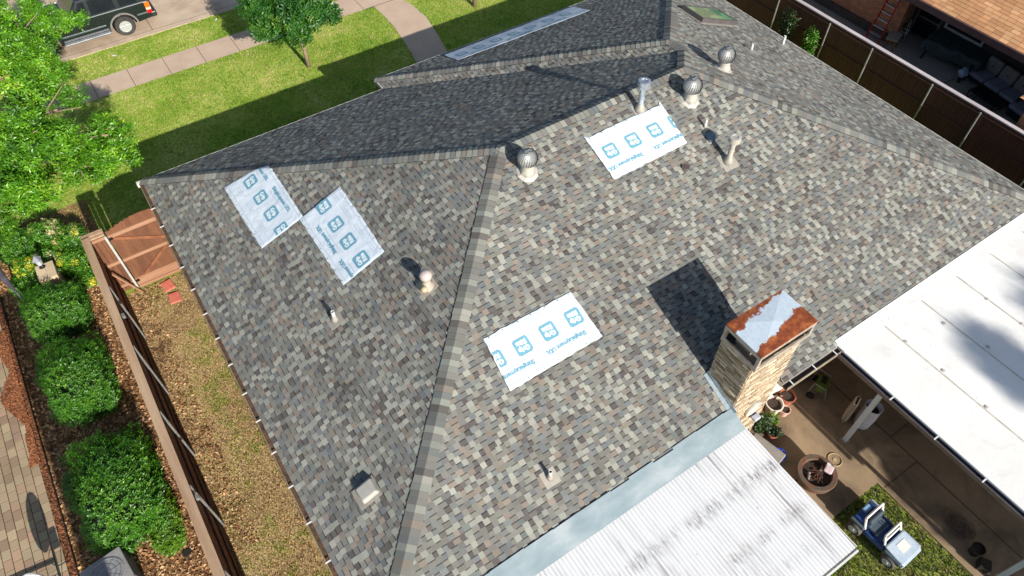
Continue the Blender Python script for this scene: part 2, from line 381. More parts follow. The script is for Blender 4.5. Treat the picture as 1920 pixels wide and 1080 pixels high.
def roof_plane(name, org, ud, vd, ul, ur, vmax, seed, parent, notch=None):
    """org: eave origin (plan), ud: unit along eave, vd: unit up slope (plan). ul/ur(v) run limits in plan distance"""
    r = random.Random(seed); mb = MB()
    org = Vector((*org, EZ)); ud = Vector((*ud, 0)); vd = Vector((*vd, 0))
    nrm = Vector((-vd.x * SL, -vd.y * SL, 1)).normalized()
    up = (vd + Vector((0, 0, SL))).normalized()
    ex = .117; n = int(vmax * CS / ex) + 1
    def P(u, s, h): return org + ud * u + up * s + nrm * h
    def cl(u, s):
        v = s / CS; return min(max(u, ul(v)), ur(v))
    for k in range(n):
        s0 = k * ex; s1 = min((k + 1) * ex, vmax * CS - .001)
        if s1 <= s0: break
        v0, v1 = s0 / CS, s1 / CS
        lo = min(ul(v0), ul(v1)); hi = max(ur(v0), ur(v1))
        u = lo - r.uniform(0, .3); tooth = r.random() < .5
        hb, ht = .011, .0155
        while u < hi:
            w = r.uniform(.10, .15) if tooth else r.uniform(.085, .17)
            a, b = u, u + w; u += w
            A0, B0, A1, B1 = cl(a, s0), cl(b, s0), cl(a, s1), cl(b, s1)
            if B0 - A0 < .004 and B1 - A1 < .004: tooth = not tooth; continue
            if notch and s0 < .15:
                if A0 >= notch[0] - .02 and B0 <= notch[1] + .02: tooth = not tooth; continue
                if A0 < notch[0] < B0: B0 = B1 = notch[0]
                if A0 < notch[1] < B0: A0 = A1 = notch[1]
            c = shcol(r, tooth); t0 = hb + (ht - hb if tooth else 0)
            # butt is thick, top runs under next course
            q0 = [P(A0, s0, t0), P(B0, s0, t0), P(B1, s1, t0 - .0095), P(A1, s1, t0 - .0095)]
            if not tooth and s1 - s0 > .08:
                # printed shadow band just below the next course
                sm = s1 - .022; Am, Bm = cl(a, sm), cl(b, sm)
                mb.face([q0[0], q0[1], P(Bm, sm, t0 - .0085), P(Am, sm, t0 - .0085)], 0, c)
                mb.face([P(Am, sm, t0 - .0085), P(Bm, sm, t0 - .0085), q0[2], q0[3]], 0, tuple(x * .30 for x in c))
            else: mb.face(q0, 0, c)
            cd = tuple(x * .8 for x in c)
            mb.face([P(A0, s0, -.002), P(B0, s0, -.002), q0[1], q0[0]], 0, cd)
            if tooth:
                mb.face([P(A0, s0, 0), q0[0], q0[3], P(A1, s1, 0)], 0, cd)
                mb.face([q0[1], P(B0, s0, 0), P(B1, s1, 0), q0[2]], 0, cd)
            tooth = not tooth if r.random() < .97 else tooth
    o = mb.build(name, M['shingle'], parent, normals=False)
    return o
# roof deck (closed body under the shingles) is the roof part; shingled slopes are its pieces
def deck():
    mb = MB(); z = lambda x, y: roofh(x, y) - .004
    e = [(X0, YR), (8.2, YR), (8.2, 3.68), (9.67, 3.68), (9.67, YR), (X1, YR), (X1, YE), (XJ, YE), (XJ, YF), (X0, YF)]
    W = (X0 + K1, YR + K1); E0 = (X1 - K1, YR + K1); V = (XJ + K2, YF - K2); T = (XJ + K2, YE - K2)
    for poly in (e[:6] + [E0, W], [e[9], e[0], W], [e[8], e[9], W, E0, V], [e[7], e[8], V, T], [e[6], e[7], T], [e[5], e[6], T, V, E0]):
        mb.face([(x, y, z(x, y)) for x, y in poly])
    mb.face([(x, y, EZ - .16) for x, y in e[::-1]], 1)
    for a, b in zip(e, e[1:] + e[:1]): mb.face([(*a, EZ - .16), (*b, EZ - .16), (*b, EZ - .004), (*a, EZ - .004)], 1)
    return mb.build('roof', [M['shingle'], M['white_trim']], house)
roof = deck()
roof_plane('roof_slope', (X0, YR), (1, 0), (0, 1), lambda v: v, lambda v: (X1 - X0) - v, K1, 11, roof, (8.20 - X0, 9.67 - X0))
roof_plane('roof_slope', (X0, YF), (0, -1), (1, 0), lambda v: v, lambda v: (YF - YR) - v, K1, 12, roof)
roof_plane('roof_slope', (X1, YF), (-1, 0), (0, -1), lambda v: (X1 - XJ) - v if v < K2 else v, lambda v: (X1 - X0) - v, K1, 13, roof)
roof_plane('roof_slope', (X1, YE), (-1, 0), (0, -1), lambda v: v, lambda v: (X1 - XJ) - v, K2, 14, roof)
roof_plane('roof_slope', (XJ, YE), (0, -1), (1, 0), lambda v: v, lambda v: (YE - YF) + v, K2, 15, roof)
roof_plane('roof_slope', (X1, YR), (0, 1), (-1, 0), lambda v: v, lambda v: (YE - YR) - v if v < K2 else (YF - YR) - v, K1, 16, roof)

def caps(p, q, n1, n2, w=.17, seed=0, ex=.14, rng=None):
    """ridge or hip caps from low p to high q; n1,n2: plan down-slope directions of the two faces"""
    r = random.Random(seed); mb = MB(); p = Vector(p); q = Vector(q); d = (q - p); L = d.length; d.normalize()
    def side(n):
        g = Vector((n[0], n[1], -SL)).normalized()
        s = g - d * g.dot(d); return s.normalized(), Vector((n[0] * SL, n[1] * SL, 1)).normalized()
    (a, na), (b, nb) = side(n1), side(n2); up = (na + nb).normalized()
    t = 0
    while t < L - .05:
        t1 = min(t + ex * r.uniform(.95, 1.05), L); c = shcol(r, r.random() < .75); c = tuple(.78 * q + .22 * m_ for q, m_ in zip(c, S2L(96, 99, 96)[:3])); j = r.uniform(-.008, .008)
        lo, hi = p + d * t, p + d * t1; h0, h1 = .036, .024
        c0 = lo + up * (h0 + .004); c1 = hi + up * (h1 + .004)
        A0, A1 = lo + a * (w + j) + na * h0, hi + a * (w + j) + na * h1; B0, B1 = lo + b * (w + j) + nb * h0, hi + b * (w + j) + nb * h1
        mb.face([A0, c0, c1, A1], 0, c); mb.face([c0, B0, B1, c1], 0, c)
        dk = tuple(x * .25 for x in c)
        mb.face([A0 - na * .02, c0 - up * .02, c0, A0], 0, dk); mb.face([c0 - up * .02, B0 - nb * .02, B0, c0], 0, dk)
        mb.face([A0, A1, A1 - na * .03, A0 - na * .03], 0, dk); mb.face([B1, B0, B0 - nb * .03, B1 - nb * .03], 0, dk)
        t = t1
    return mb.build('ridge_cap', M['shingle'], roof, normals=False)
zt = EZ + SL * K1; zt2 = EZ + SL * K2
Wp = (X0 + K1, YR + K1, zt); Ep = (X1 - K1, YR + K1, zt); Vp = (XJ + K2, YF - K2, zt2); Tp = (XJ + K2, YE - K2, zt2)
caps((X0, YR, EZ), Wp, (-1, 0), (0, -1), .19, 1)
caps((X0, YF, EZ), Wp, (-1, 0), (0, 1), .17, 2)
caps(Wp, Ep, (0, -1), (0, 1), .17, 3)
caps((X1, YR, EZ), Ep, (1, 0), (0, -1), .18, 4)
caps(Vp, Ep, (1, 0), (0, 1), .18, 5)
caps(Vp, Tp, (1, 0), (-1, 0), .15, 6)
caps((XJ, YE, EZ), Tp, (-1, 0), (0, 1), .15, 7)
caps((X1, YE, EZ), Tp, (1, 0), (0, 1), .18, 8)

# walls with windows
def brick_shader(name, c1, c2, mortar, sc=1.0):
    t = NT(name); sep = t.n('ShaderNodeSeparateXYZ'); t.l(t.tc.outputs['Object'], sep.inputs[0])
    u = t.math('ADD', sep.outputs[0], sep.outputs[1]); cb = t.n('ShaderNodeCombineXYZ'); t.l(u, cb.inputs[0]); t.l(sep.outputs[2], cb.inputs[1])
    b = t.n('ShaderNodeTexBrick'); b.inputs['Scale'].default_value = sc; b.inputs['Brick Width'].default_value = .21; b.inputs['Row Height'].default_value = .075
    b.inputs['Mortar Size'].default_value = .006; b.inputs['Color1'].default_value = c1; b.inputs['Color2'].default_value = c2; b.inputs['Mortar'].default_value = mortar
    t.l(cb.outputs[0], b.inputs['Vector'])
    c = t.mix(1.0, b.outputs['Color'], t.ramp(t.noise(5, 5, .7), [(.3, (.75,) * 3), (.7, (1.25,) * 3)]), 'MULTIPLY')
    t.col(c); t.rough(.9); t.bump(b.outputs['Fac'], -.5, .006); return t.mat
M['brick_house'] = brick_shader('brick_house', S2L(170, 128, 100), S2L(140, 96, 76), S2L(170, 160, 145))
M['brick_far'] = brick_shader('brick_far', S2L(196, 128, 88), S2L(160, 100, 68), S2L(180, 160, 136))
M['glass'] = pm('glass_dark', S2L(30, 36, 40), S2L(24, 28, 32), 2, .08)
mb = MB()
wl_ = [(.1, 4.1), (19.3, 4.1), (19.3, 18.2), (7.7, 18.2), (7.7, 17.6), (.1, 17.6)]
mb.prism(wl_, 'z', -.05, EZ - .165); mb.build('wall', M['brick_house'], house)
def window(x, y, z0, z1, w, axis, out, parent):
    """axis 'x' : wall runs along x"""
    f = MB(); t = .05
    def bb(a0, a1, b0, b1, d0, d1):
        if axis == 'x': f.b2((x + a0, y + out * d0, b0), (x + a1, y + out * d1, b1))
        else: f.b2((x + out * d0, y + a0, b0), (x + out * d1, y + a1, b1))
    bb(-w / 2, -w / 2 + t, z0, z1, 0, .06); bb(w / 2 - t, w / 2, z0, z1, 0, .06); bb(-w / 2 + t, w / 2 - t, z0, z0 + t, 0, .06); bb(-w / 2 + t, w / 2 - t, z1 - t, z1, 0, .06)
    bb(-w / 2 + t, w / 2 - t, (z0 + z1) / 2 - .02, (z0 + z1) / 2 + .02, 0, .05)
    fo = f.build('window', M['white_trim'], parent)
    f = MB(); bb(-w / 2 + t, w / 2 - t, z0 + t, z1 - t, .004, .02); f.build('pane', M['glass'], fo)
for y in (8, 13): window(.1, y, .9, 2.1, 1.4, 'y', -1, house)
for x in (2.5, 5.5): window(x, 17.6, .9, 2.1, 1.4, 'x', 1, house)
for x in (9, 15.5): window(x, 18.2, .7, 2.1, 1.6, 'x', 1, house)
for y in (7, 12): window(19.3, y, .9, 2.1, 1.2, 'y', 1, house)
window(13.4, 4.1, .9, 2.1, 1.4, 'x', -1, house)
mb = MB(); mb.b2((11.0, 18.2, 0), (12.0, 18.26, 2.1)); d = mb.build('door', M['wood_dark'], house)
mb = MB(); mb.lathe([(.0, -.03), (.03, -.02), (.03, .02), (0, .03)], (11.9, 18.3, 1.0), 10); mb.build('handle', M['galv'], d)
mb = MB(); mb.b2((10.5, 4.04, .03), (11.5, 4.1, 2.1)); d = mb.build('door', M['white_trim'], house)
mb = MB(); mb.lathe([(.0, -.03), (.03, -.02), (.03, .02), (0, .03)], (11.4, 4.0, 1.0), 10); mb.build('handle', M['galv'], d)
# front white drip edge & pale corner board
mb = MB()
mb.b2((X0 - .02, YF + .001, EZ - .12), (XJ - .02, YF + .03, EZ + .006)); mb.b2((XJ - .02, YE + .001, EZ - .12), (X1, YE + .03, EZ + .006)); mb.b2((XJ - .03, YF + .03, EZ - .12), (XJ - .001, YE + .03, EZ + .004))
mb.b2((X1 + .001, YR, EZ - .12), (X1 + .03, YE, EZ + .006))
mb.b2((X0 - .16, YF - .06, EZ - .14), (X0 - .001, YF + .04, EZ + .0))
mb.build('drip_edge', M['white_trim'], house)
mb = MB()
mb.b2((XJ - .001, YF + .03, EZ - .5), (XJ + .12, YE - .01, EZ - .165)); mb.build('soffit_return', pm('rust_wood', S2L(150, 96, 66), S2L(110, 66, 46), 5), house)

def gutter(parent, a, b, out, straps, wd=.12, litter=M['gutter_dark'], outer=M['fascia'], z=EZ - .03):
    """open trough running between plan points a and b, out = outward plan unit"""
    a = Vector((*a, 0)); b = Vector((*b, 0)); o = Vector((*out, 0)); mb = MB()
    def slab(d0, d1, z0, z1, m):
        P = [a + o * d0, b + o * d0, b + o * d1, a + o * d1]
        lo = [(p.x, p.y, z0) for p in P]; hi = [(p.x, p.y, z1) for p in P]
        mb.face(lo[::-1], m); mb.face(hi, m)
        for k in range(4): mb.face([lo[k], lo[(k + 1) % 4], hi[(k + 1) % 4], hi[k]], m)
    slab(.004, wd, z - .11, z - .05, 1)
    slab(wd, wd + .018, z - .11, z + .01, 0)
    slab(.004, .012, z - .05, z, 1)
    g = mb.build('gutter', [outer, litter], parent)
    for t in straps:
        m2 = MB()
        c = a.lerp(b, t); d = (b - a).normalized()
        p = c - o * .03; q = c + o * (wd + .03)
        m2.bar((p.x, p.y, z + .022), (q.x, q.y, z + .016), .03, .008)
        m2.build('gutter_strap', M['white'], g)
    return g
ys = [16.9, 16.1, 15.3, 14.4, 13.54, 12.64, 11.78, 10.91, 10.0, 9.19, 8.3, 7.4, 6.5, 5.6, 4.7, 3.8]
gutter(house, (X0, YF - .07), (X0, YR), (-1, 0), [(YF - .07 - y) / (YF - .07 - YR) for y in ys], .09, M['gutter_litter'])
gutter(house, (9.68, YR), (19.9, YR), (0, -1), [(x - 9.68) / 10.22 for x in (9.86, 10.6, 11.3, 12.2, 13.2, 14.5, 16, 17.5)], .12, M['gutter_dark'], M['fascia'])

# --- chimney
chim = MB(); rc = random.Random(21)
def ledger(mb, org, ud, nd, W, H, rh, cols, r, sharp=1.0):
    """stacked thin bricks on a wall, each a slightly proud block"""
    org = Vector(org); ud = Vector(ud); nd = Vector(nd); z = 0
    while z < H - .01:
        h = rh * r.uniform(.85, 1.2); h = min(h, H - z); u = -r.uniform(0, .2)
        while u < W:
            w = r.uniform(.14, .30); a, b = max(0, u), min(W, u + w); u += w
            if b - a < .01: continue
            b0 = r.choice(cols); f = r.uniform(.85, 1.12); c = S2L(*[min(250, q * f) for q in b0])[:3]; d = r.uniform(.006, .022) * sharp; g = .006
            P = lambda uu, zz, dd: org + ud * uu + nd * dd + Vector((0, 0, zz))
            A = [P(a + g, z + g, d), P(b - g, z + g, d), P(b - g, z + h - g, d), P(a + g, z + h - g, d)]
            B = [P(a + g, z + g, -.01), P(b - g, z + g, -.01), P(b - g, z + h - g, -.01), P(a + g, z + h - g, -.01)]
            mb.face(A, 0, c)
            for k in range(4): mb.face([B[k], B[(k + 1) % 4], A[(k + 1) % 4], A[k]], 0, c)
        z += h
cc = [(184, 168, 146), (168, 150, 126), (196, 182, 160), (154, 136, 112), (178, 162, 138), (144, 126, 102), (190, 174, 152)]
cx0, cx1, cy0, cy1, cz = 8.21, 9.66, 3.68, 4.53, 4.56
chim.prism([(cx0, cy0), (cx1, cy0), (cx1, cy1), (cx0, cy1)], 'z', 0, cz, 0, S2L(150, 124, 96)[:3])
ledger(chim, (cx0, cy0, 0), (1, 0, 0), (0, -1, 0), cx1 - cx0, cz, .055, cc, rc)
ledger(chim, (cx0, cy1, 2.5), (0, -1, 0), (-1, 0, 0), cy1 - cy0, cz - 2.5, .055, cc, rc, 1.3)
ledger(chim, (cx1, cy0, 0), (0, 1, 0), (1, 0, 0), cy1 - cy0, cz, .07, cc, rc)
ledger(chim, (cx1, cy1, 2.5), (-1, 0, 0), (0, 1, 0), cx1 - cx0, cz - 2.5, .07, cc, rc)
chimney = chim.build('chimney', M['brick_tint'], house, normals=True)
t = NT('rusty_lid')   # pale painted steel with rust eating in from two long edges
sp = t.n('ShaderNodeSeparateXYZ'); t.l(t.tc.outputs['Generated'], sp.inputs[0])
# band centre v = .62 - ... ; generated x along the lid, y from south to north
cen = t.math('ADD', t.math('MULTIPLY', sp.outputs[0], .30), .44)
dist = t.math('ABSOLUTE', t.math('SUBTRACT', sp.outputs[1], cen))
dn = t.math('ADD', dist, t.math('MULTIPLY', t.math('SUBTRACT', t.noise(3.2, 8, .75), .5), .55))
rust = t.ramp(dn, [(.245, (0, 0, 0)), (.27, (1, 1, 1))])
rc_ = t.ramp(t.noise(5, 8, .75), [(.34, S2L(92, 44, 26)), (.5, S2L(134, 66, 34)), (.62, S2L(168, 100, 52)), (.74, S2L(198, 156, 112))])
pc = t.ramp(t.noise(14, 4, .7), [(.3, S2L(176, 192, 206)), (.7, S2L(198, 210, 220))])
t.col(t.mix(rust, pc, rc_)); t.rough(.55)
lid = MB(); LZ = 5.04
lx0, lx1, ly0, ly1 = 8.14, 9.72, 3.58, 4.54
lid.face([(lx0, ly0, LZ), (lx1, ly0, LZ), ((lx0 + lx1) / 2, (ly0 + ly1) / 2, LZ + .04)]); lid.face([(lx1, ly0, LZ), (lx1, ly1, LZ), ((lx0 + lx1) / 2, (ly0 + ly1) / 2, LZ + .04)])
lid.face([(lx1, ly1, LZ), (lx0, ly1, LZ), ((lx0 + lx1) / 2, (ly0 + ly1) / 2, LZ + .04)]); lid.face([(lx0, ly1, LZ), (lx0, ly0, LZ), ((lx0 + lx1) / 2, (ly0 + ly1) / 2, LZ + .04)])
for a, b in (((lx0, ly0), (lx1, ly0)), ((lx1, ly0), (lx1, ly1)), ((lx1, ly1), (lx0, ly1)), ((lx0, ly1), (lx0, ly0))): lid.face([(*a, LZ - .035), (*b, LZ - .035), (*b, LZ), (*a, LZ)])
lid.face([(lx0, ly1, LZ - .035), (lx1, ly1, LZ - .035), (lx1, ly0, LZ - .035), (lx0, ly0, LZ - .035)])
lid.build('cap_lid', t.mat, chimney, normals=True)
fr = MB(); gm = 0
fz0, fz1 = cz + .01, LZ - .036
for (x, y) in ((lx0 + .04, ly0 + .04), (lx1 - .04, ly0 + .04), (lx1 - .04, ly1 - .04), (lx0 + .04, ly1 - .04)): fr.b2((x - .035, y - .035, fz0), (x + .035, y + .035, fz1))
def ring(z0, z1, t=.03):
    fr.b2((lx0, ly0, z0), (lx1, ly0 + t, z1)); fr.b2((lx0, ly1 - t, z0), (lx1, ly1, z1)); fr.b2((lx0, ly0 + t, z0), (lx0 + t, ly1 - t, z1)); fr.b2((lx1 - t, ly0 + t, z0), (lx1, ly1 - t, z1))
ring(cz - .06, cz + .07); ring(LZ - .13, LZ - .037)
fr.b2((cx0 + .01, cy0 + .01, cz), (cx1 - .01, cy1 - .01, cz + .02), 1)
fr.b2((8.45, 3.85, cz + .02), (9.4, 4.3, cz + .3), 1)
fr.b2((8.3, 3.9, cz + .02), (8.42, 4.3, cz + .42), 0)
fr.build('cap_frame', [pm('cap_metal', S2L(190, 180, 170), S2L(150, 138, 126), 6, .5, .3), M['black']], chimney)
fl = MB(); rf = random.Random(4)   # stepped flashing at the west side of the chimney
for k in range(7):
    y = 3.58 + k * .14; z = roofh(cx0, y) + .012
    fl.box((cx0 - .06, y + .07, z + .035), (.14, .15, .02), 0, Matrix.Rotation(math.atan(SL), 3, 'X') @ Matrix.Rotation(rf.uniform(-.05, .05), 3, 'Z'))
    fl.box((cx0 - .015, y + .07, z + .09), (.012, .15, .16), 0, Matrix.Rotation(math.atan(SL), 3, 'X'))
fl.build('flashing', pm('flash_metal', S2L(190, 204, 212), S2L(150, 164, 172), 9, .4, .5), chimney)

# --- skylight, vents on the roof -----------------------------------------
def tiltat(x, y, side):   # matrix placing local z along the roof normal
    ax = {'rear': (0, -1), 'west': (-1, 0), 'east': (1, 0), 'front': (0, 1)}[side]
    n = Vector((ax[0] * SL, ax[1] * SL, 1)).normalized()
    return n
def orient(o, x, y, side, dz=.015, vertical=True):
    o.location = (x, y, roofh(x, y) + dz)
    n = tiltat(x, y, side)
    if not vertical: o.rotation_euler = Vector((0, 0, 1)).rotation_difference(n).to_euler()
def plate(parent, w, l, side, mat, dz=.012):
    """square flashing plate lying on the slope around the local origin"""
    n = tiltat(0, 0, side); rot = Vector((0, 0, 1)).rotation_difference(n).to_matrix()
    mb = MB(); mb.box((n * dz), (w, l, .008), 0, rot); return mb.build('flashing_plate', mat, parent)
def turbine(x, y, side, rot, label):
    e = bpy.data.objects.new('turbine_vent', None); COL.objects.link(e); e.parent = house; e.empty_display_size = .2
    e.location = (x, y, roofh(x, y)); e.rotation_euler = (0, 0, 0); e['label'] = label
    mb = MB()
    n = tiltat(0, 0, side); rm = Vector((0, 0, 1)).rotation_difference(n).to_matrix()
    mb.lathe([(.27, .012), (.25, .02), (.19, .05), (.175, .12)], (0, 0, 0), 8, 0, rm)
    mb.lathe([(.175, .06), (.155, .17), (.152, .30), (.16, .31)], (0, 0, 0), 24)
    mb.build('vent_base', M['whitegalv'], e, smooth=False)
    h = MB(); N = 26
    def prof(t): # t 0..1 bottom to top
        z = .27 + .40 * t; r = .165 + .085 * math.sin(PI * min(1, t * 1.02)) ** .8 - .06 * t * t * t
        if t > .85: r *= 1 - (t - .85) * 2.2
        return r, z
    for k in range(N):
        a0 = 2 * PI * k / N + rot; a = []; b = []
        for i in range(9):
            t = i / 8; r, z = prof(t); w = .5 * 2 * PI / N * 1.15
            tw = .25 * (t - .5)
            a.append(Vector((r * math.cos(a0 + tw - w), r * math.sin(a0 + tw - w), z))); r2 = r * .90
            b.append(Vector((r2 * math.cos(a0 + tw + w), r2 * math.sin(a0 + tw + w), z)))
        for i in range(8): h.face([a[i], b[i], b[i + 1], a[i + 1]])
    h.lathe([(.09, .662), (.085, .675), (0, .685)], (0, 0, 0), 18)
    h.build('turbine_head', M['aluminium'], e, smooth=True, normals=False)
    c = MB(); c.lathe([(.12, .31), (.19, .40), (.2, .5), (.14, .60), (0, .62)], (0, 0, 0), 16); c.build('dark_core', M['black'], e, smooth=True)  # black filler inside the head so the gaps between fins look dark
    w = MB(); pts = [(.0 + .13 * math.cos(t), .13 * math.sin(t), .69 + .02 * math.sin(3 * t)) for t in [2 * PI * k / 16 for k in range(17)]]
    w.path(pts, .006, 6); w.path([(-.15, 0, .64), (-.07, 0, .70), (.07, 0, .70), (.15, 0, .64)], .006, 6); w.build('top_ring', M['darkmetal'], e)
turbine(7.14, 10.1, 'rear', .1, 'silver turbine vent beside the west end of the ridge')
turbine(12.11, 10.05, 'rear', .4, 'silver turbine vent beside the east end of the ridge')
turbine(14.12, 10.83, 'east', .7, 'silver turbine vent standing alone on the east slope')
def pipe(name, x, y, side, r, h, capr, caph, mat, label, base=True, pl=.36, lean=0):
    e = bpy.data.objects.new(name, None); COL.objects.link(e); e.parent = house; e.location = (x, y, roofh(x, y)); e['label'] = label; e.empty_display_size = .1
    mb = MB(); mb.lathe([(r * 2.1, .0), (r * 1.9, .07), (r * 1.15, .18), (r * 1.02, .2)] if base else [(r * 1.6, 0), (r * 1.4, .05), (r * 1.05, .08)], (0, 0, 0), 20)
    mb.build('boot', M['lead'], e, smooth=True)
    mb = MB(); mb.lathe([(r, .0), (r, h), (r * .8, h), (r * .78, h - .05)], (0, 0, 0), 20)
    if caph: mb.lathe([(r, h * .55), (r * 1.1, h * .56), (r * 1.1, h * .6), (r, h * .61)], (0, 0, 0), 20)
    mb.build('pipe_body', mat, e, smooth=False)
    if caph:
        mb = MB(); mb.lathe([(r, h - .02), (capr, h), (capr, h + .35 * caph), (capr * .9, h + .4 * caph), (capr * .9, h + .5 * caph), (capr, h + .55 * caph), (capr, h + caph * .93), (capr * .8, h + caph), (capr * .5, h + caph), (capr * .45, h + caph * .9), (0, h + caph * .9)], (0, 0, 0), 22)
        mb.build('pipe_cap', mat, e)
    else:
        mb = MB(); mb.lathe([(r * .78, h - .02), (0, h - .02)], (0, 0, 0), 12); mb.build('pipe_bore', M['black'], e)
    plate(e, pl, pl, side, M['lead'])
pipe('flue_pipe', 10.68, 10.34, 'rear', .07, .68, .15, .2, M['steelpipe'], 'tall shiny flue pipe near the ridge')
pipe('flue_pipe', 11.97, 8.3, 'rear', .068, .66, .15, .14, M['whitegalv'], 'tall pale flue pipe with flat round cap', pl=.46)
pipe('vent_pipe', 12.0, 9.28, 'rear', .03, .27, 0, 0, M['pvc'], 'thin white vent pipe behind the pale flue', False, .22)
pipe('vent_pipe', 3.9, 4.5, 'rear', .036, .3, 0, 0, M['pvc'], 'white vent pipe with pale boot low on the rear slope', True, .34)
pipe('vent_pipe', 1.90, 10.0, 'west', .04, .33, 0, 0, M['pvc'], 'white vent pipe on the west slope', True, .36)
pipe('vent_pipe', 19.13, 12.58, 'east', .04, .33, 0, 0, M['pvc'], 'white vent pipe near the east eave', False, .3)
pipe('vent_pipe', 16.82, 12.06, 'east', .035, .22, 0, 0, M['pvc'], 'short white vent pipe on the east slope', False, .3)
# flat metal vent cover lying near the thin pipe
e = bpy.data.objects.new('flat_vent', None); COL.objects.link(e); e.parent = house; e.empty_display_size = .1
orient(e, 11.98, 9.0, 'rear', .02, False)
mb = MB(); mb.box((0, 0, .02), (.28, .24, .03)); mb.build('vent_plate', pm('bluesteel', S2L(130, 148, 160), S2L(96, 112, 124), 6, .35, .6), e, bevel=.006)
# gooseneck vent, west slope
e = bpy.data.objects.new('hooded_vent', None); COL.objects.link(e); e.parent = house; e.location = (3.85, 9.14, roofh(3.85, 9.14)); e['label'] = 'cream hooded vent with round cap on the west slope'; e.empty_display_size = .1
cream = pm('cream', S2L(168, 160, 148), S2L(146, 136, 122), 8, .6)
mb = MB(); mb.lathe([(.19, .0), (.17, .06), (.1, .12), (.085, .26), (.09, .30)], (0, 0, 0), 18); mb.build('vent_collar', cream, e, smooth=True)
mb = MB(); mb.lathe([(.09, .28), (.13, .30), (.145, .36), (.12, .43), (.06, .47), (0, .48)], (0, 0, 0), 18); mb.build('vent_hood', pm('pinkwhite', S2L(190, 178, 174), S2L(166, 152, 148), 9, .5), e, smooth=True)
mb = MB(); mb.lathe([(.0, -.02), (.07, 0), (.085, .05), (.06, .1), (0, .12)], (-.12, -.1, .03), 14); mb.build('sealant_lump', pm('sealant', S2L(160, 146, 118), S2L(176, 164, 142), 12, .7), e, smooth=True)
plate(e, .42, .42, 'west', cream)
# low profile box vent
e = bpy.data.objects.new('box_vent', None); COL.objects.link(e); e.parent = house; e['label'] = 'square white plastic exhaust vent low on the west slope'; e.empty_display_size = .1
orient(e, .76, 6.2, 'west', .01, False)
mb = MB(); mb.box((0, 0, .085), (.40, .37, .13), 0, None, None, .88); o = mb.build('vent_cover', M['whitegalv'], e, bevel=.035)
mb = MB(); mb.box((-.05, 0, .013), (.52, .46, .01)); mb.build('vent_flange', M['lead'], e)
# skylight (east slope)
e = bpy.data.objects.new('skylight', None); COL.objects.link(e); e.parent = house; e['label'] = 'skylight with green tinted glass in a grey frame'; e.empty_display_size = .2
orient(e, 17.17, 14.27, 'east', .0, False)
mb = MB(); w, l, h = .92, .47, .16
for a, b in (((-w, -l), (w, -l + .07)), ((-w, l - .07), (w, l)), ((-w, -l + .07), (-w + .07, l - .07)), ((w - .07, -l + .07), (w, l - .07))): mb.b2((*a, 0), (*b, h))
mb.build('skylight_frame', pm('skyframe', S2L(104, 98, 98), S2L(88, 84, 86), 4, .4, .3), e)
t = NT('green_glass'); t.p.inputs['Base Color'].default_value = S2L(150, 196, 160); t.p.inputs['Roughness'].default_value = .05; t.p.inputs['Transmission Weight'].default_value = .0
t.col(t.ramp(t.noise(1.2, 2, .5), [(.46, S2L(78, 130, 104)), (.54, S2L(112, 164, 122))]))
mb = MB(); mb.b2((-w + .07, -l + .07, h - .04), (w - .07, l - .07, h - .015)); mb.build('pane', t.mat, e)
mb = MB(); mb.b2((-w - .1, -l - .08, .012), (w + .12, l + .08, .02)); mb.build('skylight_flashing', M['lead'], e)

# loose odd dark shingle on the slope
mb = MB(); n = tiltat(0, 0, 'rear'); rm = Vector((0, 0, 1)).rotation_difference(n).to_matrix() @ Matrix.Rotation(-.6, 3, 'Z')
mb.box((10.82, 8.63, roofh(10.82, 8.63) + .04), (.2, .1, .03), 0, rm); tag(mb.build('loose_shingle', pm('darkscrap', S2L(70, 58, 54), S2L(54, 46, 44), 6)), 'small dark scrap of shingle lying below the printed sheet near the ridge', 'shingle scrap')

# ------------------------------------------------------------------ printed underlayment sheets
def mk_sheet_mat():
    t = NT('underlayment'); t.col(t.ramp(t.noise(3, 4, .6), [(.3, S2L(206, 216, 226)), (.7, S2L(192, 204, 217))])); t.rough(.75)
    t.bump(t.noise(5, 5, .6, t.vec((1, 1, 1)), dist=1.2), .6, .025); return t.mat
M['sheet'] = mk_sheet_mat()
M['print'] = pm('print_blue', S2L(106, 156, 176), S2L(94, 146, 170), 20, .6, fine=.05)
M['print_lt'] = pm('print_white', S2L(214, 226, 232), S2L(206, 220, 228), 10, .6, fine=.04)
M['print_mid'] = pm('print_mid', S2L(126, 166, 188), S2L(116, 158, 182), 20, .6, fine=.05)
M['print_gray'] = pm('print_gray', S2L(176, 188, 200), S2L(168, 180, 194), 10, .6, fine=.04)
tcache = {}
def textmesh(s, size, bold=.012):
    key = (s, size, bold)
    if key in tcache: return tcache[key]
    cu = bpy.data.curves.new('t', 'FONT'); cu.body = s; cu.size = size; cu.align_x = 'CENTER'; cu.align_y = 'CENTER'; cu.offset = bold; cu.resolution_u = 2
    ob = bpy.data.objects.new('t', cu); COL.objects.link(ob)
    dg = bpy.context.evaluated_depsgraph_get(); dg.update(); ev = ob.evaluated_get(dg); me = ev.to_mesh()
    vs = [tuple(v.co)[:2] for v in me.vertices]; fs = [tuple(p.vertices) for p in me.polygons]
    ev.to_mesh_clear(); bpy.data.objects.remove(ob); bpy.data.curves.remove(cu)
    tcache[key] = (vs, fs); return tcache[key]
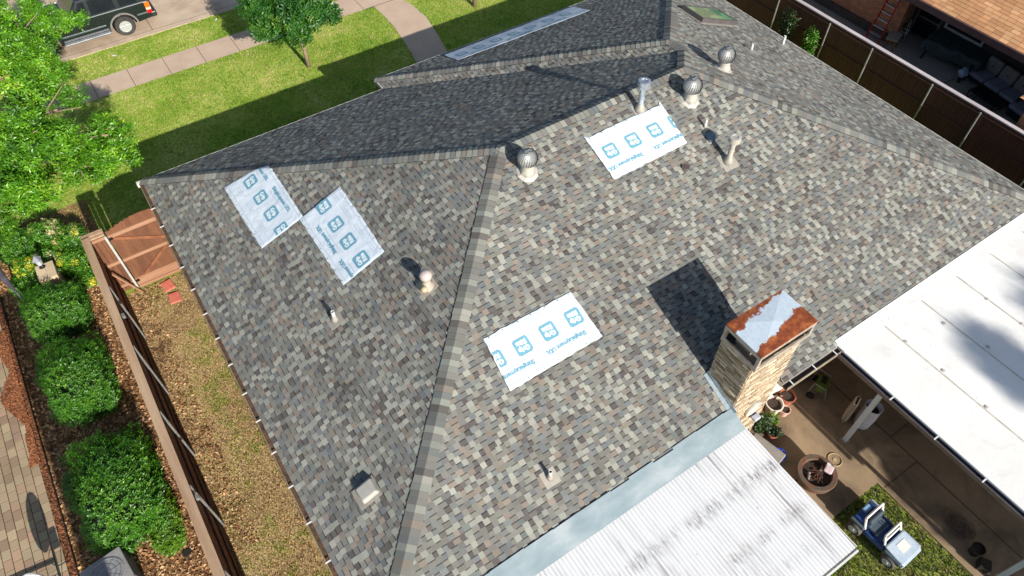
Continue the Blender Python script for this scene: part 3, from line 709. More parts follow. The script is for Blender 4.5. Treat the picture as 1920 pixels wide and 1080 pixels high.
def underlay(label, low, high, up, logos, texts, nails, seed):
    """low/high: plan polylines of the two long edges; up: plan direction the print's top points to"""
    r = random.Random(seed)
    def wz(x, y, k=0):
        w = noise.noise(Vector((x * 1.7, y * 1.7, seed))) * .012 + noise.noise(Vector((x * 6, y * 6, seed + 5))) * .005
        return roofh(x, y) + .05 + w + k
    root = bpy.data.objects.new('underlayment_sheet', None); COL.objects.link(root); root.empty_display_size = .3
    cx = sum(p[0] for p in low + high) / len(low + high); cy = sum(p[1] for p in low + high) / len(low + high)
    root.location = (cx, cy, roofh(cx, cy)); O = root.location
    tag(root, label, 'roof sheet', 'printed white sheets nailed on the roof')
    def samp(pl, t):
        L = [0]
        for a, b in zip(pl[:-1], pl[1:]): L.append(L[-1] + math.dist(a, b))
        d = t * L[-1]
        for k in range(len(pl) - 1):
            if d <= L[k + 1] + 1e-9:
                f = (d - L[k]) / max(1e-6, L[k + 1] - L[k]); return (pl[k][0] + (pl[k + 1][0] - pl[k][0]) * f, pl[k][1] + (pl[k + 1][1] - pl[k][1]) * f)
        return pl[-1]
    nu, nv = 60, 28; v = []; f = []
    for j in range(nv + 1):
        for i in range(nu + 1):
            a = samp(low, i / nu); b = samp(high, i / nu); t = j / nv
            x = a[0] + (b[0] - a[0]) * t; y = a[1] + (b[1] - a[1]) * t
            if j in (0, nv) or i in (0, nu):
                x += noise.noise(Vector((i * .35, j * .35, seed))) * .02; y += noise.noise(Vector((i * .22, j * .22, seed + 9))) * .02
            e = 0
            if j in (0, nv) or i in (0, nu): e = -.012
            z = wz(x, y, e)
            v.append((x - O[0], y - O[1], z - O[2]))
    for j in range(nv):
        for i in range(nu): a = j * (nu + 1) + i; f.append((a, a + 1, a + nu + 2, a + nu + 1))
    me = bpy.data.meshes.new('sheet_body'); me.from_pydata(v, [], f); me.materials.append(M['sheet'])
    me.polygons.foreach_set('use_smooth', [True] * len(f)); o = bpy.data.objects.new('sheet_body', me); COL.objects.link(o); o.parent = root
    U = Vector((up[0], up[1], 0)).normalized(); Rt = Vector((U.y, -U.x, 0))
    # slopes foreshorten the up direction in plan
    gx = roofh(cx + U.x * .1, cy + U.y * .1) - roofh(cx, cy); fu = .1 / math.hypot(.1, gx)
    gr = roofh(cx + Rt.x * .1, cy + Rt.y * .1) - roofh(cx, cy); frr = .1 / math.hypot(.1, gr)
    def P(c, a, b, k): x = c[0] + Rt.x * a * frr + U.x * b * fu; y = c[1] + Rt.y * a * frr + U.y * b * fu; return (x - O[0], y - O[1], wz(x, y, k) - O[2])
    poly = low + high[::-1]
    def inside(x, y):
        c = False; j = len(poly) - 1
        for i in range(len(poly)):
            if (poly[i][1] > y) != (poly[j][1] > y) and x < (poly[j][0] - poly[i][0]) * (y - poly[i][1]) / (poly[j][1] - poly[i][1]) + poly[i][0]: c = not c
            j = i
        return c
    def clipquad(mb, c, a0, b0, a1, b1, k, m, n=4):
        for i in range(n):
            for j in range(n):
                aa0 = a0 + (a1 - a0) * i / n; aa1 = a0 + (a1 - a0) * (i + 1) / n; bb0 = b0 + (b1 - b0) * j / n; bb1 = b0 + (b1 - b0) * (j + 1) / n
                q = [P(c, aa0, bb0, k), P(c, aa1, bb0, k), P(c, aa1, bb1, k), P(c, aa0, bb1, k)]
                if all(inside(p[0] + O[0], p[1] + O[1]) for p in q): mb.face(q, m)
    def text(mb, c, s, size, da, db, k, m, bold=.012, sx=1.0):
        vs, fs = textmesh(s, size, bold)
        for fc in fs:
            q = [P(c, da + vs[i][0] * sx, db + vs[i][1], k) for i in fc]
            if all(inside(p[0] + O[0], p[1] + O[1]) for p in q): mb.face(q, m)
    for c in logos:
        mb = MB(); s = .185
        clipquad(mb, c, -s, -s + .03, s, s - .03, .006, 0, 8); clipquad(mb, c, -s + .03, -s, s - .03, -s + .03, .006, 0, 6); clipquad(mb, c, -s + .03, s - .03, s - .03, s, .006, 0, 6)
        text(mb, c, 'Grip', .15, 0, .066, .0085, 1, .008, .95); text(mb, c, 'Rite', .15, 0, -.072, .0085, 1, .008, 1.0)
        if mb.f: mb.build('printed_logo', [M['print'], M['print_lt'], M['print_mid']], root, normals=False)
    for c in texts:
        mb = MB(); text(mb, c, 'UDL', .135, .41, 0, .006, 0, .006, .9)
        if mb.f: mb.build('printed_lettering', [M['print'], M['print_gray']], root, normals=False)
        mb = MB(); text(mb, c, 'ShingleLayment', .135, -.13, 0, .006, 0, .006, .9)
        if mb.f: mb.build('printed_lettering', [M['print'], M['print_gray']], root, normals=False)
        mb = MB(); clipquad(mb, c, -.45, -.125, .3, -.112, .006, 1, 6)
        if mb.f: mb.build('printed_rule', [M['print'], M['print_gray']], root, normals=False)
    # faint print lines along both long edges and small grey text rows
    for (pa, pb, tt) in ((low, high, .07), (low, high, .93)):
        mb = MB()
        for i in range(80):
            t0, t1 = .01 + .98 * i / 80, .01 + .98 * (i + 1) / 80; q = []
            for t, d in ((t0, 0), (t1, 0), (t1, .011), (t0, .011)):
                a = samp(pa, t); b = samp(pb, t); x = a[0] + (b[0] - a[0]) * (tt + d); y = a[1] + (b[1] - a[1]) * (tt + d); q.append((x - O[0], y - O[1], wz(x, y, .005) - O[2]))
            mb.face(q)
        mb.build('printed_line', M['print_gray'], root, normals=False)
    for c in logos:
        for dd, da in ((-.34, .2), (-.40, .15)):
            mb = MB(); clipquad(mb, c, da - .3, dd, da + .12, dd + .012, .005, 0, 5)
            if mb.f: mb.build('printed_line', M['print_gray'], root, normals=False)
    nm = pm('nailhead', S2L(90, 84, 84), S2L(70, 60, 60), 5, .5, .4)
    for t in nails:
        for e_, j in ((low, .03), (high, .97)):
            mb = MB()
            a = samp(low, t); b = samp(high, t); x = a[0] + (b[0] - a[0]) * j; y = a[1] + (b[1] - a[1]) * j
            mb.lathe([(.013, 0), (.011, .005), (0, .006)], (x - O[0], y - O[1], wz(x, y, .002) - O[2]), 7); mb.build('nail', nm, root)
    return root
nl = [.05, .2, .37, .52, .68, .83, .96]
underlay('white printed sheet on the rear slope between the long hip and the chimney', [(4.10, 6.23), (5.3, 6.25), (6.52, 6.26)], [(4.19, 7.37), (5.3, 7.37), (6.44, 7.36)], (0, -1), [(6.18, 6.87), (5.51, 6.87), (4.84, 6.87), (4.18, 6.87)], [(5.73, 6.50), (4.38, 6.50)], nl, 1)
underlay('white printed sheet just below the ridge between flue pipe and pale flue', [(8.95, 9.09), (10.1, 9.1), (11.27, 9.12)], [(8.91, 10.3), (9.0, 10.22), (10.1, 10.24), (11.2, 10.22), (11.3, 10.3)], (0, -1), [(9.30, 9.71), (9.99, 9.71), (10.68, 9.71), (11.37, 9.71)], [(9.50, 9.33), (10.87, 9.33)], nl, 2)
underlay('white printed sheet whose end folds over the front hip', [(1.35, 13.12), (1.33, 14.4), (1.32, 15.74)], [(2.54, 13.09), (2.55, 14.8), (2.56, 15.45)], (1, 0), [(1.95, 15.25), (1.95, 14.55), (1.96, 13.86), (1.96, 13.18)], [(2.34, 14.05), (2.31, 15.42)], nl, 3)
underlay('white printed sheet on the middle of the west slope above the white vent pipe', [(2.44, 10.6), (2.44, 11.8), (2.44, 13.09)], [(3.56, 10.62), (3.6, 11.8), (3.62, 13.1)], (-1, 0), [(3.05, 12.9), (3.05, 12.2), (3.05, 11.53), (3.06, 10.86)], [(2.68, 12.0), (2.68, 10.72)], nl, 4)
underlay('long blue white printed strip along the front eave', [(9.6, 18.5), (12, 18.56), (14.95, 18.58)], [(9.55, 17.45), (12, 17.42), (14.8, 17.42)], (0, -1), [(9.95, 17.92), (10.63, 17.94), (11.32, 17.96), (12.02, 17.98), (12.71, 17.98), (13.43, 17.96), (14.15, 17.95)], [(10.6, 17.58), (12.0, 17.58), (13.4, 17.58)], nl, 5)

# ------------------------------------------------------------------ corrugated patio cover
cov = thing('patio_cover', 'weathered white corrugated metal patio cover with dark streaks', 'patio cover', (0, 0, 0))
t = NT('corrugated_white')
sp = t.n('ShaderNodeSeparateXYZ'); t.l(t.tc.outputs['Object'], sp.inputs[0])
base = t.ramp(t.noise(2.2, 5, .6, t.vec((6, .6, 1))), [(.3, S2L(240, 241, 242)), (.7, S2L(224, 226, 229))])
def band(y, wd): return t.math('SUBTRACT', 1.15, t.math('MULTIPLY', t.math('ABSOLUTE', t.math('SUBTRACT', sp.outputs[1], y)), 1 / wd), True)
bands = t.math('MAXIMUM', band(2.33, .2), t.math('MAXIMUM', band(1.35, .17), band(.7, .16)))
dash = t.ramp(t.noise(1.0, 6, .85, t.vec((34, 3.5, 1))), [(.50, (0, 0, 0)), (.55, (1, 1, 1))])
lump = t.ramp(t.noise(1.3, 3, .6, t.vec((1, .2, 1), (0, 0, 0), (3, 0, 0))), [(.36, (0, 0, 0)), (.54, (1, 1, 1))])
d1 = t.math('MULTIPLY', t.math('MULTIPLY', bands, dash), lump)
stre = t.ramp(t.noise(1.0, 6, .8, t.vec((22, .5, 1))), [(.50, (0, 0, 0)), (.58, (1, 1, 1))])
msk = t.ramp(t.noise(.8, 3, .5, t.vec((1.2, .35, 1), (0, 0, 0), (7.3, 1, 0))), [(.47, (0, 0, 0)), (.6, (1, 1, 1))])
d2 = t.math('MULTIPLY', t.math('MULTIPLY', stre, msk), .7)
d3 = t.ramp(t.noise(9, 2, .5), [(.76, (0, 0, 0)), (.78, (1, 1, 1))])
dd = t.math('MAXIMUM', t.math('MAXIMUM', d1, d2), d3, True)
c = t.mix(t.math('MULTIPLY', dd, .85), base, t.ramp(t.noise(7, 3, .6), [(.4, S2L(84, 82, 92)), (.65, S2L(132, 116, 108))]))
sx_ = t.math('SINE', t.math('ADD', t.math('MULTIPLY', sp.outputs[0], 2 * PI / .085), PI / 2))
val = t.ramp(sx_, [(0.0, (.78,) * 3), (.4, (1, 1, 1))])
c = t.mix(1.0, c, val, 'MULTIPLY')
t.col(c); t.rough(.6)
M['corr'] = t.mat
v = []; f = []; xs = []; n = int((8.25 - 1.2) / .085 * 8)
for i in range(n + 1): xs.append(1.2 + (8.25 - 1.2) * i / n)
yy = [.2, 1.0, 1.9, 2.6, 3.32]
for y in yy:
    for x in xs: v.append((x, y, 2.44 + (y - .2) * .045 + .013 * math.cos(2 * PI * x / .085)))
for j in range(len(yy) - 1):
    for i in range(n): a = j * (n + 1) + i; f.append((a, a + 1, a + n + 2, a + n + 1))
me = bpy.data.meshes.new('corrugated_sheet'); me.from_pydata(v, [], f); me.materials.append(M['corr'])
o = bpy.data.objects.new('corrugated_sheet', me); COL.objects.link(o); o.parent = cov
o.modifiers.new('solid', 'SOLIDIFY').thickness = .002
mb = MB(); mb.b2((1.2, .12, 2.30), (8.28, .16, 2.41)); mb.b2((1.2, .165, 2.30), (8.28, .24, 2.325)); mb.build('front_trim', M['white'], cov)
mb = MB(); mb.b2((8.262, .2, 2.33), (8.29, 3.3, 2.47)); mb.build('side_trim', M['white_trim'], cov)
for x in (1.4, 4.7, 8.1):
    mb = MB(); mb.b2((x - .05, .3, 0), (x + .05, .4, 2.34)); mb.build('post', M['white'], cov)
mb = MB()
for y in (.35, 1.35, 2.33, 3.2): mb.b2((1.3, y - .03, 2.34), (8.2, y + .03, 2.425))
mb.build('rafter', M['white'], cov)
# flashing apron
t = NT('apron_metal'); t.col(t.ramp(t.noise(1.1, 5, .6, t.vec((1, 2.2, 1), (0, 0, .5))), [(.34, S2L(116, 134, 142)), (.52, S2L(132, 147, 154)), (.66, S2L(150, 160, 166))])); t.rough(.7); t.p.inputs['Metallic'].default_value = .15
mb = MB(); rr = random.Random(2); x = 1.2
while x < 8.2:
    w = rr.uniform(.5, .8); b = min(x + w, 8.22); k = rr.uniform(-.025, .015); k2 = k + rr.uniform(-.02, .02)
    za = lambda y: roofh(5, y) + .036
    ya, yb = 3.70 + k, 3.70 + k2; j = rr.uniform(0, .006); xo = x - .03
    mb.face([(xo, YR - .02, EZ + .025 + j), (b, YR - .02, EZ + .03 + j), (b, yb, za(yb) + j), (xo, ya, za(ya) + j)])
    mb.face([(xo, 3.22, 2.60 + j), (b, 3.22, 2.604 + j), (b, YR - .02, EZ + .03 + j), (xo, YR - .02, EZ + .025 + j)])
    x = b
    if b >= 8.2: break
mb.build('flashing_apron', t.mat, cov)

# ------------------------------------------------------------------ flat white carport cover
cp = thing('carport_cover', 'flat white roof over the back patio on square white posts', 'patio cover', (0, 0, 0))
t = NT('white_membrane')
c = t.ramp(t.noise(.7, 5, .6), [(.3, S2L(238, 237, 233)), (.7, S2L(226, 225, 221))])
c = t.mix(t.ramp(t.noise(16, 3, .6), [(.70, (0, 0, 0)), (.76, (.8,) * 3)]), c, S2L(150, 130, 112))
c = t.mix(t.ramp(t.noise(1.6, 6, .7, dist=.6), [(.55, (0, 0, 0)), (.75, (.3,) * 3)]), c, S2L(188, 176, 160))
t.col(c); t.rough(.7); t.bump(t.noise(1.5, 4, .6), .25, .05); M['membrane'] = t.mat
mb = MB(); YC = -3.4
mb.b2((11.48, YC, 2.56), (22.6, 3.53, 2.71)); mb.build('roof_panel', M['membrane'], cp, bevel=.02)
mb = MB(); mb.b2((11.5, YC + .02, 2.545), (22.55, 3.5, 2.558)); mb.build('shade_ceiling', pm('shade_ceiling_dk', S2L(96, 84, 74), S2L(78, 68, 60), 3, .8), cp)  # dark panel added under the white cover to cut its bounce light
mb = MB()
for x in (12.86, 14.24, 15.62, 17.0, 18.4, 19.8): mb.b2((x - .018, YC + .01, 2.7095), (x + .018, 3.33, 2.718))
mb.build('seam', pm('seam', S2L(206, 200, 190), S2L(176, 166, 154), 6, .8), cp)
mb = MB(); mb.b2((11.47, 3.34, 2.711), (22.6, 3.62, 2.732)); mb.box((17.04, 3.62, 2.76), (11.1, .1, .012), 0, Matrix.Rotation(math.atan(SL), 3, 'X')); mb.build('edge_flashing', M['membrane'], cp)
mb = MB(); rr = random.Random(5)
for x in (12.86, 14.24, 15.62):
    for y in (2.6, 1.5, .4): mb.lathe([(.05, 0), (.045, .01), (0, .016)], (x + rr.uniform(-.15, .15), y + rr.uniform(-.3, .3), 2.711), 10)
mb.build('sealant_spot', pm('spot', S2L(190, 184, 176), S2L(170, 162, 152), 8), cp)
g = gutter(cp, (11.47, 3.45), (11.47, YC), (-1, 0), [(3.45 - y) / (3.45 - YC) for y in (1.95, .8, -.35, -1.5, -2.6)], .10, pm('gutter_blue', S2L(30, 34, 56), S2L(22, 24, 38), 4, .5), pm('gutter_lip', S2L(120, 108, 100), S2L(90, 80, 76), 4, .6), 2.66)
mb = MB(); mb.b2((11.5, YC + .05, 2.4), (11.62, 3.4, 2.544)); mb.b2((16.5, YC + .05, 2.4), (16.62, 3.4, 2.544)); mb.b2((22.2, YC + .05, 2.4), (22.32, 3.4, 2.544)); mb.build('beam', M['white'], cp)
pc = pm('post_white', S2L(196, 204, 212), S2L(180, 190, 200), 3, .5)
for (x, y) in ((11.6, 2.2), (11.6, -1.95), (16.56, 2.2), (16.56, -1.95), (22.26, 2.2)):
    mb = MB(); mb.b2((x - .055, y - .055, .03), (x + .055, y + .055, 2.4)); p = mb.build('post', pc, cp)
    mb = MB(); mb.b2((x - .085, y - .085, .03), (x + .085, y + .085, .045)); mb.build('post_foot', M['galv'], p)

# ------------------------------------------------------------------ fences
fence = thing('board_fence', 'tall brown board fence with flat cap along the dry side strip', 'fence', (-2.36, 6, 0))
FY0, FY1 = -10, 11.15   # local y range, thing at y=6
mb = MB(); rr = random.Random(11); y = FY0
while y < FY1:
    w = .14; j_ = rr.uniform(-.004, .004); mb.b2((-.012 + j_, y, .02), (.012 + j_, min(y + w - .0005, FY1), 2.3 + rr.uniform(-.01, .01))); y += w
mb.build('pickets', M['wood_fence'], fence)
mb = MB(); mb.b2((-.11, FY0, 2.325), (.09, FY1 + .06, 2.365)); mb.build('cap_board', M['wood_cap'], fence)
for z in (.45, 1.2, 2.05):
    mb = MB(); mb.b2((.013, FY0, z - .045), (.05, FY1, z + .045)); mb.build('rail', M['wood_dark'], fence)
for y in (10.9 - 1.7, 7.02, 4.9, 2.8, .7, -1.4, -3.5):
    mb = MB(); mb.tube((.085, y, -.02), (.085, y, 2.28), .03, .03, 12); mb.build('post', M['galv'], fence)
for y in (8.2, 2.55):
    mb = MB(); mb.b2((.09, y - .05, 2.1), (.16, y + .05, 2.2)); mb.build('post_bracket', M['galv'], fence)
# short return + gate
gate = thing('garden_gate', 'brown arched wooden gate with crossed braces beside the house corner', 'gate', (-1.88, 17.1, 0))
mb = MB(); x = .02
while x < 1.96:
    t_ = x / 1.96; top = 2.22 + .34 * math.sin(PI * (.12 + .76 * min(1, t_ / .95))) 
    j_ = .004 * (int(x * 100) % 2); mb.b2((x, .03 + j_, .05), (x + .1415, .052 + j_, top)); x += .142
gp = pm('gate_wood', S2L(116, 76, 50), S2L(88, 54, 36), 2.5, .85, 0, .15, 30, .2, (2, 2, .3))
mb.build('pickets', gp, gate)
for z, hh in ((2.18, .12), (1.2, .1), (.25, .3)):
    mb = MB(); mb.b2((.02, -.012, z - hh / 2), (1.96, .028, z + hh / 2)); mb.build('rail', M['wood_rail'], gate)
mb = MB(); mb.b2((.02, -.06, .02), (1.96, -.014, .12)); mb.build('kickboard', M['wood_rail'], gate)
for a, b in (((.1, .005, 2.08), (1.6, .005, 1.28)), ((.35, .005, .42), (1.2, .005, 1.12))):
    mb = MB(); mb.bar(a, b, .09, .02, 0, (0, -1, 0)); mb.build('brace', M['wood_fence'], gate)
mb = MB(); mb.tube((-.03, -.08, -.02), (-.03, -.08, 2.3), .034, .034, 12); mb.build('post', M['lightpost'], gate)
for z in (.3, 2.1):
    mb = MB(); mb.b2((-.02, -.07, z), (.12, -.03, z + .06)); mb.build('hinge', M['darkmetal'], gate)
ret = thing('fence_return', 'short brown fence panel joining the long fence to the gate', 'fence', (-2.36, 17.12, 0))
mb = MB(); x = .0
while x < .42: mb.b2((x + .02, .03, .03), (x + .15, .052, 2.3)); x += .14
mb.build('pickets', gp, ret)
for z in (.3, 1.2, 2.2):
    mb = MB(); mb.b2((.03, -.02, z - .05), (.44, .028, z + .05)); mb.build('rail', M['wood_rail'], ret)
mb = MB(); mb.b2((-.1, .055, 2.325), (.46, .2, 2.365)); mb.b2((.0, -.05, 2.31), (.46, .053, 2.35)); mb.build('cap_board', M['wood_cap'], ret)
mb = MB(); mb.bar((.1, -.3, 1.15), (.5, -.25, .02), .05, .05); mb.build('brace', M['wood_rail'], ret)

M['wood_dark'] = pm('wood_redbrown', S2L(98, 58, 44), S2L(70, 42, 33), 2, .8, 0, .2, 25, .3, (8, 8, .4))
ef = thing('dark_fence', 'dark stained board fence with pale cap rail and round steel posts', 'fence', (22.95, 10, 0))
mb = MB(); y = -16.; rr = random.Random(12)
while y < 22: mb.b2((-.012, y, .02), (.012, y + .134, 2.1 + rr.uniform(-.008, .008))); y += .14
mb.build('pickets', M['wood_dark'], ef)
mb = MB(); mb.b2((-.03, -16, 2.13), (.13, 22, 2.17)); mb.build('cap_rail', pm('pale_cap', S2L(200, 190, 192), S2L(168, 158, 160), 2, .7, 0, 0, 30, .1, (3, .5, 1)), ef)
for z in (.45, 1.25, 1.98):
    mb = MB(); mb.b2((-.05, -16, z - .04), (-.013, 22, z + .04)); mb.build('rail', pm('rail_dark', S2L(92, 58, 44), S2L(70, 42, 34), 2, .8, 0, 0, 20, .2, (3, .5, 1)), ef)
for y in (15.8, 13.4, 11.5, 9.03, 7.23, 5.0, 2.6):
    mb = MB(); mb.tube((-.09, y - 10, -.02), (-.09, y - 10, 2.07), .03, .03, 12); mb.lathe([(.036, 0), (.03, .03), (0, .04)], (-.09, y - 10, 2.07), 12); mb.build('post', M['galv'], ef)

# ------------------------------------------------------------------ neighbouring house to the east
nb = thing('neighbour_house', 'brick house with orange brown shingled roof beyond the dark fence', 'house', (26, 10, 0))
def nbx(mb, a, b, m=0): mb.b2((a[0] - 26, a[1] - 10, a[2]), (b[0] - 26, b[1] - 10, b[2]), m)
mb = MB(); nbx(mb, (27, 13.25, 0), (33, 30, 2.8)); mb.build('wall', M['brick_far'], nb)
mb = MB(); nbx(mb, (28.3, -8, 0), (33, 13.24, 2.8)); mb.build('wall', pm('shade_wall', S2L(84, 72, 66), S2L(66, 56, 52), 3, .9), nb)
mb = MB(); nbx(mb, (26.9, 13.2, 0), (27.0, 30, .35)); mb.build('wall_base', pm('nbase', S2L(96, 84, 76), S2L(76, 66, 60), 3, .9), nb)
mb = MB(); nbx(mb, (26.98, 12.95, 0), (27.2, 13.24, 2.68)); mb.build('pier', M['brick_far'], nb)
# roof slope with real shingle courses
mb = MB(); rr = random.Random(31); sl = .36; cs = math.sqrt(1 + sl * sl); ex = .17; k = 0
oc = [(198, 150, 108), (190, 142, 102), (204, 158, 116), (184, 136, 98), (196, 146, 104)]
while k < 45:
    s0 = k * ex; s1 = s0 + ex; y = -6.2 - rr.uniform(0, .3)
    while y < 24:
        w = rr.uniform(.24, .36); b0 = rr.choice(oc); f_ = rr.uniform(.92, 1.06); c = S2L(*[min(250, q * f_) for q in b0])[:3]
        xa, xb = 25.78 + s0 / cs, 25.78 + s1 / cs; za, zb = 2.74 + s0 / cs * sl + .014, 2.74 + s1 / cs * sl + .003
        lift = rr.uniform(0, .003)
        mb.face([(xa - 26, y - 10, za + lift), (xb - 26, y - 10, zb + lift), (xb - 26, y + w - .007 - 10, zb + lift), (xa - 26, y + w - .007 - 10, za + lift)], 0, c)
        dk = tuple(q * .45 for q in c)
        mb.face([(xa - 26, y - 10, za - .016), (xa - 26, y - 10, za + lift), (xa - 26, y + w - 10, za + lift), (xa - 26, y + w - 10, za - .016)], 0, dk)
        y += w
    k += 1
nr = mb.build('roof', tinted('orange_shingle', .95, 120, .12, .2, .2, .06), nb, normals=False)
mb = MB(); mb.face([(25.78 - 26, -16.4, 2.735), (25.78 - 26 + 7.4, -16.4, 2.735 + 7.4 * sl), (25.78 - 26 + 7.4, 14.2, 2.735 + 7.4 * sl), (25.78 - 26, 14.2, 2.735)]); mb.build('roof_deck', pm('deck_br', S2L(120, 84, 60), S2L(100, 70, 50), 4), nr)
mb = MB(); nbx(mb, (25.72, -6.4, 2.5), (25.78, 24.2, 2.74)); mb.build('fascia', pm('fascia_br', S2L(98, 72, 70), S2L(78, 56, 56), 3, .7), nb)
mb = MB(); nbx(mb, (25.785, -6.4, 2.62), (28.3, 24.2, 2.65)); mb.build('soffit', pm('soffit_br', S2L(70, 58, 54), S2L(60, 50, 46), 3, .8), nb)
# sliding door and window in the recess
fr_m = pm('door_frame', S2L(120, 110, 102), S2L(98, 88, 80), 4, .6)
def rectframe(x, y0, y1, z0, z1, mull, hz, name, mat):
    mb = MB(); t = .09
    nbx(mb, (x - .06, y0, z0), (x, y0 + t, z1)); nbx(mb, (x - .06, y1 - t, z0), (x, y1, z1)); nbx(mb, (x - .06, y0 + t, z0), (x, y1 - t, z0 + t)); nbx(mb, (x - .06, y0 + t, z1 - t), (x, y1 - t, z1))
    for m_ in mull: nbx(mb, (x - .055, m_ - t / 2, z0 + t), (x, m_ + t / 2, z1 - t))
    for h_ in hz: nbx(mb, (x - .05, y0 + t, h_ - .04), (x, y1 - t, h_ + .04))
    o = mb.build(name, mat, nb); mb = MB(); nbx(mb, (x - .03, y0 + t, z0 + t), (x - .01, y1 - t, z1 - t)); mb.build('pane', M['glass'], o)
rectframe(28.29, 11.98, 13.1, .03, 2.15, (), (.85,), 'door', fr_m)
rectframe(28.29, 10.2, 11.85, .9, 2.1, (), (1.5,), 'window', M['white_trim'])
rectframe(28.29, 6.2, 8.0, .9, 2.1, (7.1,), (), 'window', M['white_trim'])
# unseen south wing, added to throw shade on the neighbour patio
mb = MB(); nbx(mb, (23.4, -6, 0), (28.29, 6.3, 2.9)); mb.build('wall', M['brick_far'], nb)
mb = MB(); v0 = [(23.2, -6.2), (28.6, -6.2), (28.6, 6.6), (23.2, 6.6)]
P_ = [(x - 26, y - 10, 2.95) for x, y in v0]; a_, b_ = (-.1, -13.0, 3.75), (-.1, -6.0, 3.75)
mb.face([P_[0], P_[1], a_]); mb.face([P_[1], P_[2], b_, a_]); mb.face([P_[2], P_[3], b_]); mb.face([P_[3], P_[0], a_, b_]); mb.face(P_[::-1])
mb.build('shade_wing_roof', pm('orange_roof', S2L(206, 152, 106), S2L(190, 138, 94), 5, .95, 0, .3, 30, .12), nb)

# stepladder (leaning) ------------------------------------------------------
red = pm('red_fibreglass', S2L(196, 36, 30), S2L(170, 28, 26), 5, .5)
alu = pm('alu_tread', S2L(176, 180, 190), S2L(150, 154, 164), 5, .4, .4)
ld = thing('stepladder', 'red stepladder with grey treads against the brick wall', 'ladder', (26.5, 13.5, .02), 0)
for s in (-1, 1):
    mb = MB(); mb.bar((0, s * .30, 0), (.42, s * .2, 2.4), .03, .09); mb.build('rail', red, ld)
    mb = MB(); mb.bar((.95, s * .28, 0), (.50, s * .19, 2.35), .025, .05); mb.build('rear_leg', M['galv'] if s > 0 else red, ld)
for k in range(7):
    t_ = (k + 1) / 8.2; mb = MB(); w = .58 - .2 * t_; mb.box((.42 * t_ + .02, 0, 2.4 * t_), (.12, w, .035)); mb.build('tread', alu, ld)
mb = MB(); mb.box((.45, 0, 2.42), (.22, .44, .07)); mb.build('top_cap', pm('bluecap', S2L(70, 90, 110), S2L(50, 66, 84), 6, .5), ld, bevel=.01)
st = thing('side_table', 'small pale wooden side table beside the red stepladder', 'table', (26.6, 12.75, .02), .35)
mb = MB(); mb.box((0, 0, .58), (.72, .46, .05)); mb.build('table_top', pm('tabletop', S2L(172, 158, 138), S2L(140, 126, 108), 3, .7, 0, 0, 20, .15, (.4, 6, 1)), st, bevel=.02)
for sx in (-1, 1):
    for sy in (-1, 1):
        mb = MB(); mb.bar((sx * .3, sy * .18, 0), (sx * .26, sy * .15, .555), .04, .04); mb.build('leg', M['wood_fence'], st)
bk = thing('wire_plant_rack', 'black and white folding plant rack in the recess corner', 'rack', (27.75, 12.85, .02), .3)
for k in range(3):
    mb = MB(); mb.path([(-.15, 0, .1 + .22 * k), (.15, 0, .1 + .22 * k), (.15, .25, .1 + .22 * k), (-.15, .25, .1 + .22 * k), (-.15, 0, .1 + .22 * k)], .015, 6); mb.build('shelf', M['white'] if k % 2 else M['black'], bk)
for sx in (-1, 1):
    mb = MB(); mb.tube((sx * .15, 0, 0), (sx * .15, .1, .75), .014, .014, 6); mb.build('leg', M['white'], bk)
# covered dining set
tb = thing('covered_patio_table', 'long patio table under a dark green cover near the glass door', 'table', (27.75, 10.75, .02), R(12))
v = []; f = []; nx, ny = 26, 50
for j in range(ny + 1):
    for i in range(nx + 1):
        u, w = i / nx * 2 - 1, j / ny * 2 - 1
        x = u * .62; y = w * 1.35
        e = max(abs(u), abs(w)); z = .82 if e < .82 else .82 - (e - .82) / .18 * .42
        k = 1 + .06 * math.sin(9 * math.atan2(w, u)) * (1 if e > .8 else 0)
        if e >= .82: x = (x / e * .82 if abs(u) >= .82 else x) * (1 + (e - .82) * .25) * 1.0; y = (y / e * .82 if abs(w) >= .82 else y) * (1 + (e - .82) * .25)
        z += noise.noise(Vector((x * 2.5, y * 2.5, 1))) * .07
        v.append((x * k, y * k, z))
for j in range(ny):
    for i in range(nx): a = j * (nx + 1) + i; f.append((a, a + 1, a + nx + 2, a + nx + 1))
me = bpy.data.meshes.new('table_cover'); me.from_pydata(v, [], f); me.materials.append(pm('cover_green', S2L(62, 76, 74), S2L(48, 60, 60), 3, .6)); me.polygons.foreach_set('use_smooth', [True] * len(f))
o = bpy.data.objects.new('table_cover', me); COL.objects.link(o); o.parent = tb
for sx in (-1, 1):
    for sy in (-1, 1):
        mb = MB(); mb.bar((sx * .42, sy * 1.0, 0), (sx * .36, sy * .9, .75), .06, .06); mb.build('leg', M['black'], tb)
